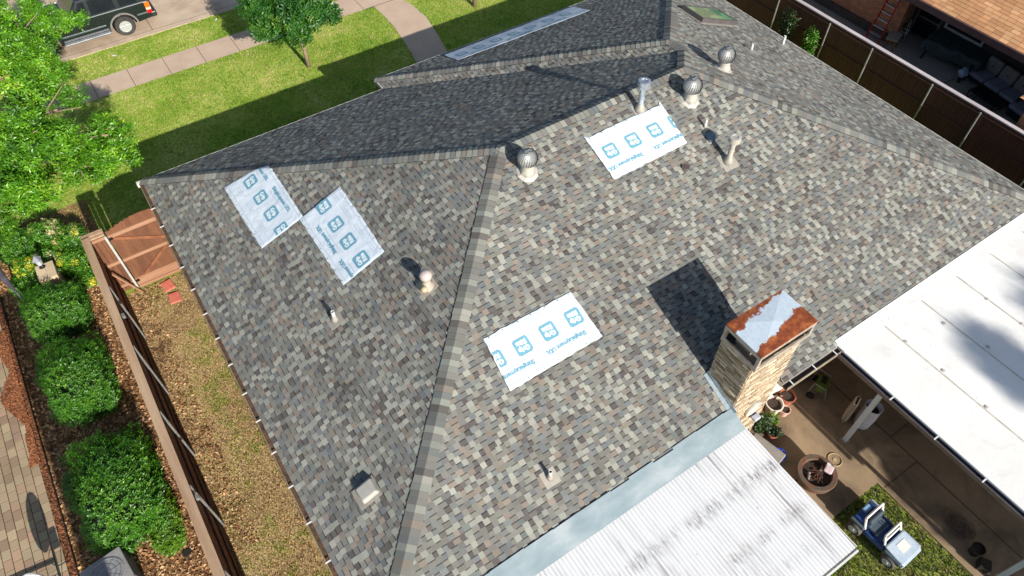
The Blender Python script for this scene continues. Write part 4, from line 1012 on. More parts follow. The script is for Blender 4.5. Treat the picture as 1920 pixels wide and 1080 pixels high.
# sofa
so = thing('patio_sofa', 'three seat patio sofa with grey cushions', 'sofa', (27.55, 8.7, .02), R(-8))
ca, cb_ = pm('cush_seat', S2L(150, 148, 160), S2L(132, 130, 144), 4, .9), pm('cush_back', S2L(158, 148, 138), S2L(140, 130, 122), 4, .9)
mb = MB(); mb.b2((-.42, -1.05, .18), (.42, 1.05, .28)); mb.b2((-.42, -1.12, .0), (-.36, -1.06, .6)); mb.b2((-.42, 1.06, 0), (-.36, 1.12, .6)); mb.b2((.36, -1.12, 0), (.42, -1.06, .8)); mb.b2((.36, 1.06, 0), (.42, 1.12, .8)); mb.b2((-.42, -1.12, .6), (.42, -1.05, .64)); mb.b2((-.42, 1.05, .6), (.42, 1.12, .64)); mb.build('frame', M['black'], so)
for k in (-1, 0, 1):
    mb = MB(); mb.box((-.08, k * .68, .37), (.7, .65, .16)); mb.build('seat_cushion', ca, so, bevel=.05)
    mb = MB(); mb.box((.33, k * .68, .68), (.18, .64, .52), 0, Matrix.Rotation(.22, 3, 'Y')); mb.build('back_cushion', cb_, so, bevel=.07)
    mb = MB(); mb.lathe([(.0, -.012), (.03, 0), (0, .012)], (.22, k * .68, .7), 8, 0, Matrix.Rotation(PI / 2, 3, 'Y')); mb.build('button', M['black'], so)
rg = thing('outdoor_rug', 'pale flat rug on the shaded patio floor', 'rug', (26.7, 9.5, .022), R(-3))
mb = MB(); mb.box((0, 0, .006), (.75, 1.15, .012)); mb.build('weave', pm('rugm', S2L(168, 158, 140), S2L(150, 140, 122), 6, .95), rg)
mb = MB(); mb.b2((-.4, -.6, 0), (.4, -.575, .014)); mb.b2((-.4, .575, 0), (.4, .6, .014)); mb.build('border', M['black'], rg)
ct = thing('glass_coffee_table', 'low table with a black metal frame in front of the sofa', 'table', (26.55, 8.5, .02), R(-8))
mb = MB(); z = .42
mb.path([(-.35, -.55, z), (.35, -.55, z), (.35, .55, z), (-.35, .55, z), (-.35, -.55, z)], .022, 8); mb.path([(-.3, -.5, .12), (.3, -.5, .12), (.3, .5, .12), (-.3, .5, .12), (-.3, -.5, .12)], .015, 8); mb.build('frame', M['black'], ct)
mb = MB(); mb.b2((-.34, -.54, z - .005), (.34, .54, z + .008)); mb.build('table_top', M['glass'], ct)
for sx in (-1, 1):
    for sy in (-1, 1):
        mb = MB(); mb.tube((sx * .35, sy * .55, z), (sx * .3, sy * .5, 0), .022, .018, 8); mb.build('leg', M['black'], ct)
ot = thing('ottoman', 'square grey cushioned ottoman near the south end of the sofa', 'ottoman', (27.0, 7.3, .02), R(-10))
mb = MB(); mb.box((0, 0, .4), (.8, .8, .16)); mb.build('cushion', ca, ot, bevel=.05)
mb = MB(); mb.box((0, 0, .18), (.7, .7, .25)); mb.build('base', M['black'], ot)
bg = thing('plastic_bag', 'crumpled pale blue plastic bag between covered table and sofa', 'bag', (27.0, 9.85, .45))
mb = MB(); mb.lathe([(.0, -.14), (.13, -.12), (.19, -.02), (.15, .08), (.06, .13), (.1, .19), (0, .2)], (0, 0, 0), 11); o = mb.build('bag_body', pm('bagm', S2L(190, 206, 224), S2L(120, 140, 170), 9, .4), bg)
for vv in o.data.vertices: vv.co += noise.noise_vector(vv.co * 7) * .05
mb = MB(); mb.tube((0, 0, -.45), (0, 0, -.13), .05, .1, 8); mb.build('stand', M['black'], bg)

# ------------------------------------------------------------------ foliage
def leafcloud(name, clumps, n, leaf, cols, parent, seed, per=9, up=.35, mat=None, tw=.12, hollow=.55, box=None):
    """rosettes of small folded leaves spread through ellipsoid clumps (x,y,z,rx,ry,rz)"""
    r = random.Random(seed); v = []; f = []; c = []
    vol = [(q[3] * q[4] + q[3] * q[5] + q[4] * q[5]) for q in clumps]; tot = sum(vol)
    for q, vv in zip(clumps, vol):
        for _ in range(int(n * vv / tot)):
            th = r.uniform(0, 2 * PI); cz_ = r.uniform(-1, 1); sr = math.sqrt(1 - cz_ * cz_)
            d = Vector((sr * math.cos(th), sr * math.sin(th), cz_)); rad = hollow + (1 - hollow) * r.random() ** .6
            lump = 1 + .22 * noise.noise(d * 2.2 + Vector((q[0], q[1], q[2])))+ .12 * noise.noise(d * 6 + Vector((q[1], q[0], 1)))
            if box:
                m_ = max(abs(d.x), abs(d.y), abs(d.z)) ; d2 = d / (m_ ** box); 
            else: d2 = d
            ctr = Vector((q[0] + d2.x * q[3] * rad * lump, q[1] + d2.y * q[4] * rad * lump, q[2] + d2.z * q[5] * rad * lump))
            if ctr.z < .05: continue
            g = noise.noise(ctr * 1.1) * .5 + .5; base = cols[min(len(cols) - 1, int((g * .6 + r.random() * .4) * len(cols)))]
            ax = (d + Vector((0, 0, up)) + Vector((r.uniform(-.5, .5), r.uniform(-.5, .5), r.uniform(-.3, .3)))).normalized()
            s = ax.cross(Vector((.3, .5, .2))).normalized(); s2 = ax.cross(s)
            for k in range(per):
                a = k * 2.4 + r.uniform(-.4, .4); h = (k / per - .5) * tw * 2
                out = (s * math.cos(a) + s2 * math.sin(a)); ld_ = (out + ax * r.uniform(.1, .9)).normalized()
                sd = ld_.cross(ax)
                if sd.length < 1e-3: continue
                sd.normalize(); sd = (sd + ax.cross(sd) * r.uniform(-.5, .5)).normalized()
                L_ = leaf * r.uniform(.7, 1.25); w = L_ * .24; b = ctr + ax * h + out * .01
                nrm = sd.cross(ld_).normalized()
                i = len(v); mid = b + ld_ * L_ * .5
                v += [tuple(b), tuple(mid + sd * w + nrm * w * .35), tuple(b + ld_ * L_), tuple(mid - sd * w + nrm * w * .35)]
                f += [(i, i + 1, i + 2), (i, i + 2, i + 3)]
                gg = r.uniform(.75, 1.25); cc_ = (base[0] * gg, base[1] * gg, base[2] * gg, 1.0); c += cc_; c += cc_
    me = bpy.data.meshes.new(name); me.from_pydata(v, [], f); me.materials.append(mat or M['leaf'])
    at = me.attributes.new('tint', 'FLOAT_COLOR', 'FACE'); at.data.foreach_set('color', c)
    o = bpy.data.objects.new(name, me); COL.objects.link(o); o.parent = parent
    return o
def limbs(name, segs, parent, mat=None):
    mb = MB()
    for a, b, r0, r1 in segs: mb.tube(a, b, r0, r1, 9, 0, True)
    return mb.build(name, mat or M['bark'], parent, smooth=True)
G1 = [S2L(44, 88, 14)[:3], S2L(70, 120, 18)[:3], S2L(98, 150, 28)[:3], S2L(140, 178, 50)[:3]]
G2 = [S2L(48, 94, 18)[:3], S2L(70, 122, 26)[:3], S2L(100, 148, 38)[:3]]
G3 = [S2L(34, 76, 26)[:3], S2L(44, 94, 32)[:3], S2L(62, 112, 36)[:3], S2L(96, 132, 42)[:3]]
# big tree at the left edge
T = Vector((-5.2, 21.6, 0))
bt = thing('oak_tree', 'large bright green leafy tree filling the upper left beside the street', 'tree', tuple(T))
wc = [(-1.25, 22.6, 5.5, 1.0, 1.3, .9), (-1.7, 20.6, 5.7, 1.0, 1.2, .9), (-1.4, 18.9, 5.1, .9, 1.0, .8), (-.62, 18.2, 4.4, .75, .8, .6), (-2.2, 17.4, 5.4, 1.0, 1.0, .9), (-1.45, 17.95, 3.9, .75, .6, .5),
      (-2.7, 17.9, 4.4, .9, .9, .7), (-2.6, 18.8, 6.3, 1.3, 1.3, .9), (-3.4, 20.6, 6.6, 1.6, 1.6, 1.2), (-2.8, 22.8, 6.2, 1.5, 1.4, 1.0), (-5.2, 21.6, 7.0, 2.2, 2.0, 1.5), (-5.4, 18.8, 5.6, 1.8, 1.6, 1.1), (-6, 24, 5.8, 2, 1.6, 1.1), (-3.6, 24.6, 5.4, 1.5, 1.1, .9), (-.35, 26.0, 3.6, .6, .5, .25), (-3.9, 17.6, 4.6, .9, .8, .6), (-7.2, 21, 5.8, 1.6, 1.8, 1.2), (-.9, 24.2, 4.8, .8, .8, .6), (-3.6, 19.6, 4.2, .9, .8, .4), (-3.1, 18.5, 3.3, .8, .7, .45), (-2.3, 18.9, 3.2, .8, .6, .4), (-1.3, 19.1, 3.3, .7, .6, .4), (-.75, 18.6, 3.1, .5, .5, .3), (-4.3, 19.0, 3.8, .8, .8, .5), (-4.1, 18.2, 3.4, .8, .7, .5), (-4.5, 17.3, 4.6, .9, .8, .6), (-3.3, 17.1, 4.6, .8, .7, .5), (-2.6, 16.6, 4.9, .7, .6, .5), (-5.0, 18.6, 4.0, .9, .9, .6)]
wc = [(a - T.x, b - T.y, c_, d, e, f_) for a, b, c_, d, e, f_ in wc]
sub = []
for q in wc:
    for _ in range(7):
        th = rnd.uniform(0, 2 * PI); cz_ = rnd.uniform(-.7, 1); sr = math.sqrt(1 - cz_ * cz_); k = rnd.uniform(.55, 1.0)
        sub.append((q[0] + sr * math.cos(th) * q[3] * k, q[1] + sr * math.sin(th) * q[4] * k, q[2] + cz_ * q[5] * k, q[3] * rnd.uniform(.28, .5), q[4] * rnd.uniform(.28, .5), q[5] * rnd.uniform(.25, .42)))
leafcloud('crown', sub, 18500, .098, G1, bt, 41, 9, .5, None, .13, .45)
sg = [((0, 0, 0), (.1, 0, 1.8), .26, .2), ((.1, 0, 1.8), (.2, -.1, 3.2), .2, .16)]
for q in wc:
    p = Vector((.2, -.1, 2.9 + .3 * rnd.random())); e_ = Vector(q[:3]); m_ = p.lerp(e_, .5) + Vector((0, 0, .35)); sg += [(p, m_, .085, .055), (m_, e_, .055, .02)]
    for _ in range(5):
        d = Vector((rnd.uniform(-1, 1) * q[3], rnd.uniform(-1, 1) * q[4], rnd.uniform(-.5, 1) * q[5])) * .8; sg.append((m_.lerp(e_, rnd.uniform(.5, 1)), e_ + d, .022, .008))
limbs('trunk', sg, bt)
# middle young tree
T = Vector((6.79, 24.57, 0))
mt = thing('young_lawn_tree', 'young dark green tree with slim trunk on the front lawn', 'tree', tuple(T))
mcl = [(0, -.1, 2.3, 1.0, .95, .8), (-.75, .2, 2.1, .75, .7, .55), (.75, -.1, 2.3, .7, .7, .6), (.1, .3, 3.0, .9, .8, .7), (-.25, -.6, 1.85, .5, .45, .45), (1.1, .35, 2.7, .55, .55, .5), (-1.15, .7, 2.6, .6, .6, .5), (-1.3, .1, 2.0, .45, .5, .4), (1.2, -.3, 2.0, .4, .4, .35), (-.5, 1.0, 3.2, .7, .6, .5)]
leafcloud('crown', mcl, 3400, .12, G3, mt, 42, 8, .2, None, .12, .4)
sg = [((0, 0, -.02), (-.02, .02, 1.3), .085, .065), ((-.02, .02, 1.3), (.02, 0, 2.4), .065, .03)]
for q in mcl: sg += [((-.01, .01, 1.3 + .4 * rnd.random()), q[:3], .035, .012)]
limbs('trunk', sg, mt)
T2 = thing('far_lawn_tree', 'pale trunk of a tree cut off by the top edge right of the front walk', 'tree', (14.5, 24.7, 0))
leafcloud('crown', [(0, .3, 3.2, 1.1, 1.1, 1.0), (.5, .7, 2.7, .8, .8, .6), (-.5, .5, 3.8, .8, .8, .7)], 1100, .13, G3, T2, 43, 8, .2)
limbs('trunk', [((0, 0, -.02), (0, .03, 2.0), .09, .07), ((0, .03, 2.0), (.1, .2, 3.2), .07, .03), ((0, .03, 1.9), (.5, .6, 2.7), .04, .015)], T2)
# clipped shrubs
def shrub(x, y, rx, ry, h, label, seed, n, leaf=.06, cols=G2, grp='clipped shrubs along the fence'):
    s = thing('clipped_shrub', label, 'shrub', (x, y, 0), 0, grp)
    leafcloud('foliage', [(0, 0, h * .52, rx, ry, h * .52)], n, leaf, cols, s, seed, 8, .6, None, .06, .82, .55)
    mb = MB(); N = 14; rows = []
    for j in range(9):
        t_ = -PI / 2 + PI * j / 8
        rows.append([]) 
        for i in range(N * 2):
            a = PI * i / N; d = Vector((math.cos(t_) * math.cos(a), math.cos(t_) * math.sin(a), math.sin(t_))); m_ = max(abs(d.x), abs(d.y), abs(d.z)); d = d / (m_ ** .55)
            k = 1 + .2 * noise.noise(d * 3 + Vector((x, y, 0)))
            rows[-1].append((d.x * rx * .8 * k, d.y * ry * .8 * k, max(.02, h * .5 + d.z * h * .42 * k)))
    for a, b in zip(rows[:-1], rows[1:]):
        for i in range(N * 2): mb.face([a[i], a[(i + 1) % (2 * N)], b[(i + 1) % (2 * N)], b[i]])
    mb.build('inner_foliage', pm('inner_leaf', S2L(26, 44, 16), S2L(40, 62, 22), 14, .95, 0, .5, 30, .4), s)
    limbs('stem', [((0, 0, 0), (.05, 0, h * .6), .05, .03), ((0, 0, .1), (rx * .4, ry * .3, h * .6), .03, .015), ((0, 0, .1), (-rx * .4, -ry * .3, h * .6), .03, .015)], s)
    return s
shrub(-3.98, 16.9, .76, .76, 1.1, 'smallest clipped green shrub, just behind the brick lantern pillar', 51, 2300)
shrub(-4.0, 14.25, .76, 1.18, 1.2, 'middle clipped green shrub between two other shrubs', 52, 3400)
shrub(-3.95, 10.65, .9, 1.42, 1.25, 'largest clipped green shrub next to the air conditioner', 53, 4400)
shrub(-3.38, 9.5, .34, .75, .55, 'low bright yellow green shrub at the fence side of the largest shrub', 54, 1200, .05, [S2L(90, 130, 24)[:3], S2L(112, 150, 34)[:3]])
# flower bed bushes
YL = [S2L(206, 196, 40)[:3], S2L(222, 214, 90)[:3]]; CR = [S2L(222, 206, 170)[:3], S2L(206, 178, 132)[:3]]
def bush(x, y, rx, ry, h, label, seed, n, acc, na):
    s = thing('flowering_bush', label, 'bush', (x, y, 0), 0, 'bushes round the lantern pillar')
    leafcloud('foliage', [(0, 0, h * .5, rx, ry, h * .5)], n, .075, G2 + [S2L(92, 126, 40)[:3]], s, seed, 8, .6, None, .06, .6)
    r = random.Random(seed); cl = []
    for k in range(na): a = r.uniform(0, 2 * PI); q = r.uniform(.3, .95); cl.append((math.cos(a) * rx * q, math.sin(a) * ry * q, h * (.95 - .35 * q * q), .13, .13, .08))
    leafcloud('blossom', cl, na * 16, .05, acc, s, seed + 1, 6, .8, None, .03, .3)
    limbs('stem', [((0, 0, 0), (rx * .3, 0, h * .6), .02, .01), ((0, 0, 0), (-rx * .3, 0, h * .6), .02, .01)], s)
bush(-3.2, 18.75, .42, .5, .7, 'dark green bush with yellow tips touching the fence corner', 61, 620, YL, 5)
bush(-3.05, 19.7, .45, .6, .75, 'bush with cream and yellow leaves at the lawn edge of the bed', 62, 650, YL + CR, 9)
bush(-3.65, 20.3, .55, .55, .8, 'bush with dry cream blossoms under the big tree', 63, 700, CR, 8)
bush(-3.75, 19.35, .35, .4, .65, 'bush dotted with cream blossoms directly behind the lantern', 64, 450, CR, 6)
bush(-4.35, 19.2, .4, .45, .7, 'bush with the brightest yellow leaves left of the lantern', 65, 560, YL, 8)
bush(-4.6, 18.7, .4, .4, .6, 'low dark bush at the far left of the flower bed', 66, 460, YL + CR, 3)
bush(-4.5, 20.3, .6, .6, .8, 'plain leafy green bush at the back of the bed', 67, 800, G1, 3)
bush(-2.95, 18.1, .25, .3, .4, 'small low bush with yellow flowers against the cap board', 68, 260, YL, 3)
# climbing plants at the dark fence
def vine(x, y, h, w, label, seed, cols):
    s = thing('climbing_plant', label, 'plant', (x, y, 0), 0, 'plants against the dark fence')
    leafcloud('foliage', [(0, 0, h * .35, .12, w * .7, h * .3), (0, .05, h * .7, .14, w, h * .3)], 330, .09, cols, s, seed, 5, .4, None, .08, .2)
    limbs('stem', [((0, 0, 0), (.02, .05, h * .5), .012, .01), ((.02, .05, h * .5), (0, 0, h * .95), .01, .006)], s)
vine(22.55, 14.9, 2.0, .42, 'dark shaded leafy plant climbing the dark fence', 71, [S2L(30, 50, 22)[:3], S2L(44, 70, 26)[:3]])
vine(22.6, 13.75, 1.9, .3, 'bright green leafy plant beside a steel fence post', 72, [S2L(52, 96, 20)[:3], S2L(84, 134, 36)[:3]])
# trees standing south of the lot whose shade falls on the white cover
def shade_tree(x, y, h, cl, label, seed, n=1500):
    s = thing('backyard_tree', label, 'tree', (x, y, 0))
    leafcloud('crown', cl, n, .3, G1, s, seed, 7, .3, None, .25, .35)
    limbs('trunk', [((0, 0, 0), (0, 0, h * .6), .18, .12)] + [((0, 0, h * .45), c_[:3], .06, .02) for c_ in cl], s)
shade_tree(15.6, -31, 19, [(-.6, 0, 18.35, .6, .9, .28), (.9, .3, 17.5, .9, .8, .4), (2.1, 0, 18.3, 1.1, .8, .5), (3.6, 0, 17.5, 1.2, 1, .5)], 'leafy tree behind the white patio cover', 81, 800)
shade_tree(13.4, -14, 8, [(-.3, 0, 6.7, 1.1, 1.2, 1.1), (1.4, 0, 5.8, 1.2, 1, .9)], 'leafy tree standing south of the back lawn', 82, 1300)

shade_tree(16.0, -15, 8, [(-2.4, 0, 6.2, 1.1, 1.3, 1.1), (-.6, .5, 5.4, 1.4, 1.2, 1.1), (1.2, 0, 6.4, 1.5, 1.3, 1.3), (3.2, 0, 5.4, 1.6, 1.2, 1.3), (4.8, .2, 6.4, 1.4, 1.2, 1.2)], 'broad leafy tree beyond the white patio cover', 83, 2600)

# ------------------------------------------------------------------ left side things
lp = thing('lantern_pillar', 'low tan brick pillar among the flowers', 'pillar', (-3.85, 18.3, 0))
mb = MB(); rr = random.Random(6); cols_ = [(214, 186, 150), (196, 168, 130), (224, 200, 164)]
mb.b2((-.21, -.3, 0), (.21, .3, .82), 0, S2L(150, 130, 104)[:3])
ledger(mb, (-.22, -.31, 0), (1, 0, 0), (0, -1, 0), .44, .82, .09, cols_, rr, .8); ledger(mb, (.22, -.31, 0), (0, 1, 0), (1, 0, 0), .62, .82, .09, cols_, rr, .8); ledger(mb, (-.22, .31, 0), (0, -1, 0), (-1, 0, 0), .62, .82, .09, cols_, rr, .8)
mb.build('pillar_body', M['brick_tint'], lp)
mb = MB()
for i in range(3):
    for j in range(2): mb.b2((-.24 + j * .24, -.33 + i * .22, .822), (-.005 + j * .245, -.115 + i * .22, .87), 0, S2L(*[q * f_ for f_ in (rr.uniform(.92, 1.05),) for q in (200, 180, 150)])[:3])
mb.build('pillar_top', M['brick_tint'], lp)
ln = thing('post_lantern', 'grey metal lantern with pointed lid on the brick pillar', 'lantern', (-3.9, 18.52, .87))
mb = MB(); mb.lathe([(.09, 0), (.05, .02), (.03, .06), (.06, .1), (.08, .11)], (0, 0, 0), 12); mb.build('lantern_base', M['darkmetal'], ln)
mb = MB(); mb.lathe([(.075, .11), (.1, .3), (.1, .31)], (0, 0, 0), 6); mb.build('lantern_glass', pm('lglass', S2L(170, 176, 180), S2L(150, 156, 162), 3, .1), ln)
mb = MB(); mb.lathe([(.15, .31), (.145, .325), (.05, .42), (.02, .45), (.02, .49), (0, .5)], (0, 0, 0), 4, 0, Matrix.Rotation(.5, 3, 'Z')); mb.build('lantern_lid', pm('lidm', S2L(150, 152, 162), S2L(130, 132, 142), 5, .4, .4), ln)
fp = thing('folded_parasol', 'slim dark grey furled parasol lying low at the left edge beside the bushes', 'parasol', (-4.72, 18.0, 0), 0)
mb = MB(); mb.tube((0, 0, .75), (-.3, 1.1, 1.0), .03, .13, 10); mb.tube((-.3, 1.1, 1.0), (-.42, 1.5, 1.08), .13, .03, 10); mb.build('canopy', pm('parasol_g', S2L(84, 82, 92), S2L(60, 58, 66), 5, .6, 0, 0, 20, .2), fp)
mb = MB(); mb.tube((.05, -.25, .7), (0, 0, .75), .02, .02, 8); mb.build('handle', M['galv'], fp)
mb = MB(); mb.tube((-.2, .7, 0), (-.2, .7, .8), .025, .025, 8); mb.build('stand', M['darkmetal'], fp)
le = thing('edging_strip', 'thin dark metal edging along the pavers', 'edging', (-5.37, 6, 0))
mb = MB(); mb.b2((-.008, -12, 0), (.008, 13.6, .1)); mb.build('edging_body', M['edging'], le)
wst = thing('shade_stack', 'unseen tall slim brick stack added to shade the shrub bed and air conditioner', 'chimney', (-4.68, -2.5, 0))  # unseen stack, added to shade the strip beside the metal edging
mb = MB(); mb.b2((-.34, -.5, 0), (.34, .5, 10.2)); mb.build('stack', M['brick_house'], wst)
mb = MB(); mb.b2((-.38, -.55, 10.2), (.38, .55, 10.35)); mb.build('cap_slab', M['walk'], wst)
# red stepping stones
rs = pm('red_paver', S2L(206, 120, 102), S2L(190, 102, 86), 8, .85)
s1 = thing('stepping_stone', 'square red stepping stone nearest the gate', 'stepping stone', (-1.16, 16.68, 0), R(8), 'red stepping stones')
mb = MB(); mb.box((0, 0, .02), (.31, .38, .05)); mb.build('stone_body', rs, s1, bevel=.008)
dup(s1, (-1.13, 16.12, 0), R(-6), 'square red stepping stone farther from the gate')
# air conditioner
ac = thing('air_conditioner', 'grey outdoor air conditioner unit with round fan top', 'air conditioner', (-4.62, 8.72, 0), R(8))
acm = pm('ac_grey', S2L(150, 148, 146), S2L(132, 130, 128), 3, .55, .1); acd = pm('ac_slat', S2L(120, 118, 118), S2L(100, 98, 98), 3, .6)
mb = MB(); mb.box((0, 0, .4), (.84, .84, .74)); mb.build('cabinet', acd, ac, bevel=.05)
mb = MB()
for k in range(16):
    z = .08 + k * .043
    for s_ in (-1, 1): mb.b2((-.38, s_ * .425 - .008, z), (.38, s_ * .425 + .008, z + .014)); mb.b2((s_ * .425 - .008, -.38, z), (s_ * .425 + .008, .38, z + .014))
mb.build('louvre', acm, ac)
mb = MB(); mb.box((0, 0, .79), (.88, .88, .05)); mb.build('lid', acm, ac, bevel=.02)
mb = MB(); mb.lathe([(.36, .816), (.37, .83), (.34, .835), (.33, .822), (.1, .819), (.0, .818)], (0, 0, 0), 32); mb.build('fan_ring', pm('ac_lt', S2L(150, 150, 152), S2L(138, 138, 140), 3, .5, .2), ac)
mb = MB()
for r_ in (.1, .2, .3): mb.path([(r_ * math.cos(t_), r_ * math.sin(t_), .845) for t_ in [2 * PI * k / 24 for k in range(25)]], .004, 5)
for k in range(8): t_ = k * PI / 4; mb.tube((0, 0, .848), (.34 * math.cos(t_), .34 * math.sin(t_), .84), .003, .003, 5)
mb.build('fan_grille', acd, ac)
# small round valve cover in the mulch
vc = MB(); vc.lathe([(.11, 0), (.11, .02), (.09, .03), (0, .03)], (-3.2, 8.65, 0), 18); tag(vc.build('valve_cover', M['edging']), 'small round dark valve cover in the mulch near the air conditioner', 'valve cover')
# stand-in oval board, shaped for its shadow on the pavers; only its tip shows
bs = thing('shadow_board_stand', 'stand-in white oval board on a metal stand, shaped for the shadow on the pavers', 'board stand', (-5.85, 9.3, .04), R(0))
mb = MB(); ov = [(.18 * math.cos(t_), .98 + .42 * math.sin(t_)) for t_ in [2 * PI * k / 28 for k in range(28)]]; mb.prism(ov, 'y', -.03, .03); mb.build('board', M['pvc'], bs, bevel=.01)
mb = MB(); mb.tube((.12, .0, 0), (.14, 0, .9), .03, .03, 8); mb.bar((-.9, 0, .48), (.12, 0, .42), .05, .05); mb.build('stand_frame', M['darkmetal'], bs)
mb = MB(); mb.box((.2, .0, .68), (.2, .1, .26)); mb.build('control_box', M['galv'], bs, bevel=.02)
mb = MB(); mb.path([(.22 + .2 * math.cos(t_) , 0.02, .45 + .14 * math.sin(t_) ) for t_ in [PI * k / 8 - 1.2 for k in range(17)]], .008, 6); mb.path([(.14, 0, .1), (.3, .1, .5), (.34, .05, .75), (.22, 0, .8)], .008, 6); mb.build('cable', M['black'], bs)

# litter
for k, (x, y, a, lab) in enumerate(((.65, 29.42, .3, 'crumpled white paper scrap on the kerb grass near the big tree'), (4.87, 29.75, 1.1, 'tiny white paper scrap on the kerb grass near the young tree'))):
    mb = MB(); rr = random.Random(k); s_ = .13 if k == 0 else .08
    pts = [(rr.uniform(-s_, s_), rr.uniform(-s_, s_) * .7, rr.uniform(0, .06)) for _ in range(7)]
    for i in range(5): mb.face([pts[i], pts[i + 1], pts[i + 2]])
    o = mb.build('paper_scrap', M['pvc'], normals=False); o.location = (x, y, .01); o.rotation_euler = (0, 0, a); tag(o, lab, 'litter')

# ------------------------------------------------------------------ the parked car
cr = thing('parked_suv', 'black parked sport utility vehicle with silver wheels at the kerb', 'car', (1.55, 31.62, 0), 0)
paint = pm('black_paint', S2L(30, 38, 42), S2L(26, 32, 36), 2, .22, .2, fine=.03, coat=.6)
W2 = .98; wr = .40
def arch(cx, r, n=9): return [(cx + r * math.cos(t_), .40 + r * math.sin(t_)) for t_ in [PI * k / n for k in range(n + 1)]]
pf = [(1.18, .55)] + [(1.20, .9), (1.14, 1.13)] + [(-3.1, 1.13), (-3.75, 1.02), (-3.9, .8), (-3.9, .45)]
low_ = [(-3.45, .35)] + arch(-2.95, .50)[::-1] + [(-2.45, .35), (-.5, .35)] + arch(0, .50)[::-1] + [(.5, .38), (1.18, .45)]
mb = MB(); mb.prism(pf + low_, 'y', -W2 + .03, W2 - .03); body = mb.build('body', paint, cr, bevel=.04)
mb = MB()   # greenhouse
def gh(z, ins, xa, xb): return [(xa, -W2 + ins, z), (xb, -W2 + ins, z), (xb, W2 - ins, z), (xa, W2 - ins, z)]
a = gh(1.12, .06, -1.95, 1.12); b = gh(1.78, .24, -1.35, .9)
mb.face(b); mb.face(a[::-1])
for k in range(4): mb.face([a[k], a[(k + 1) % 4], b[(k + 1) % 4], b[k]])
mb.build('cabin', paint, cr, bevel=.05)
def sidept(x, t_, s_, off=.0): # t 0..1 up the cabin side
    return (x, s_ * -(W2 - .06 - .18 * t_ + off), 1.12 + .66 * t_)
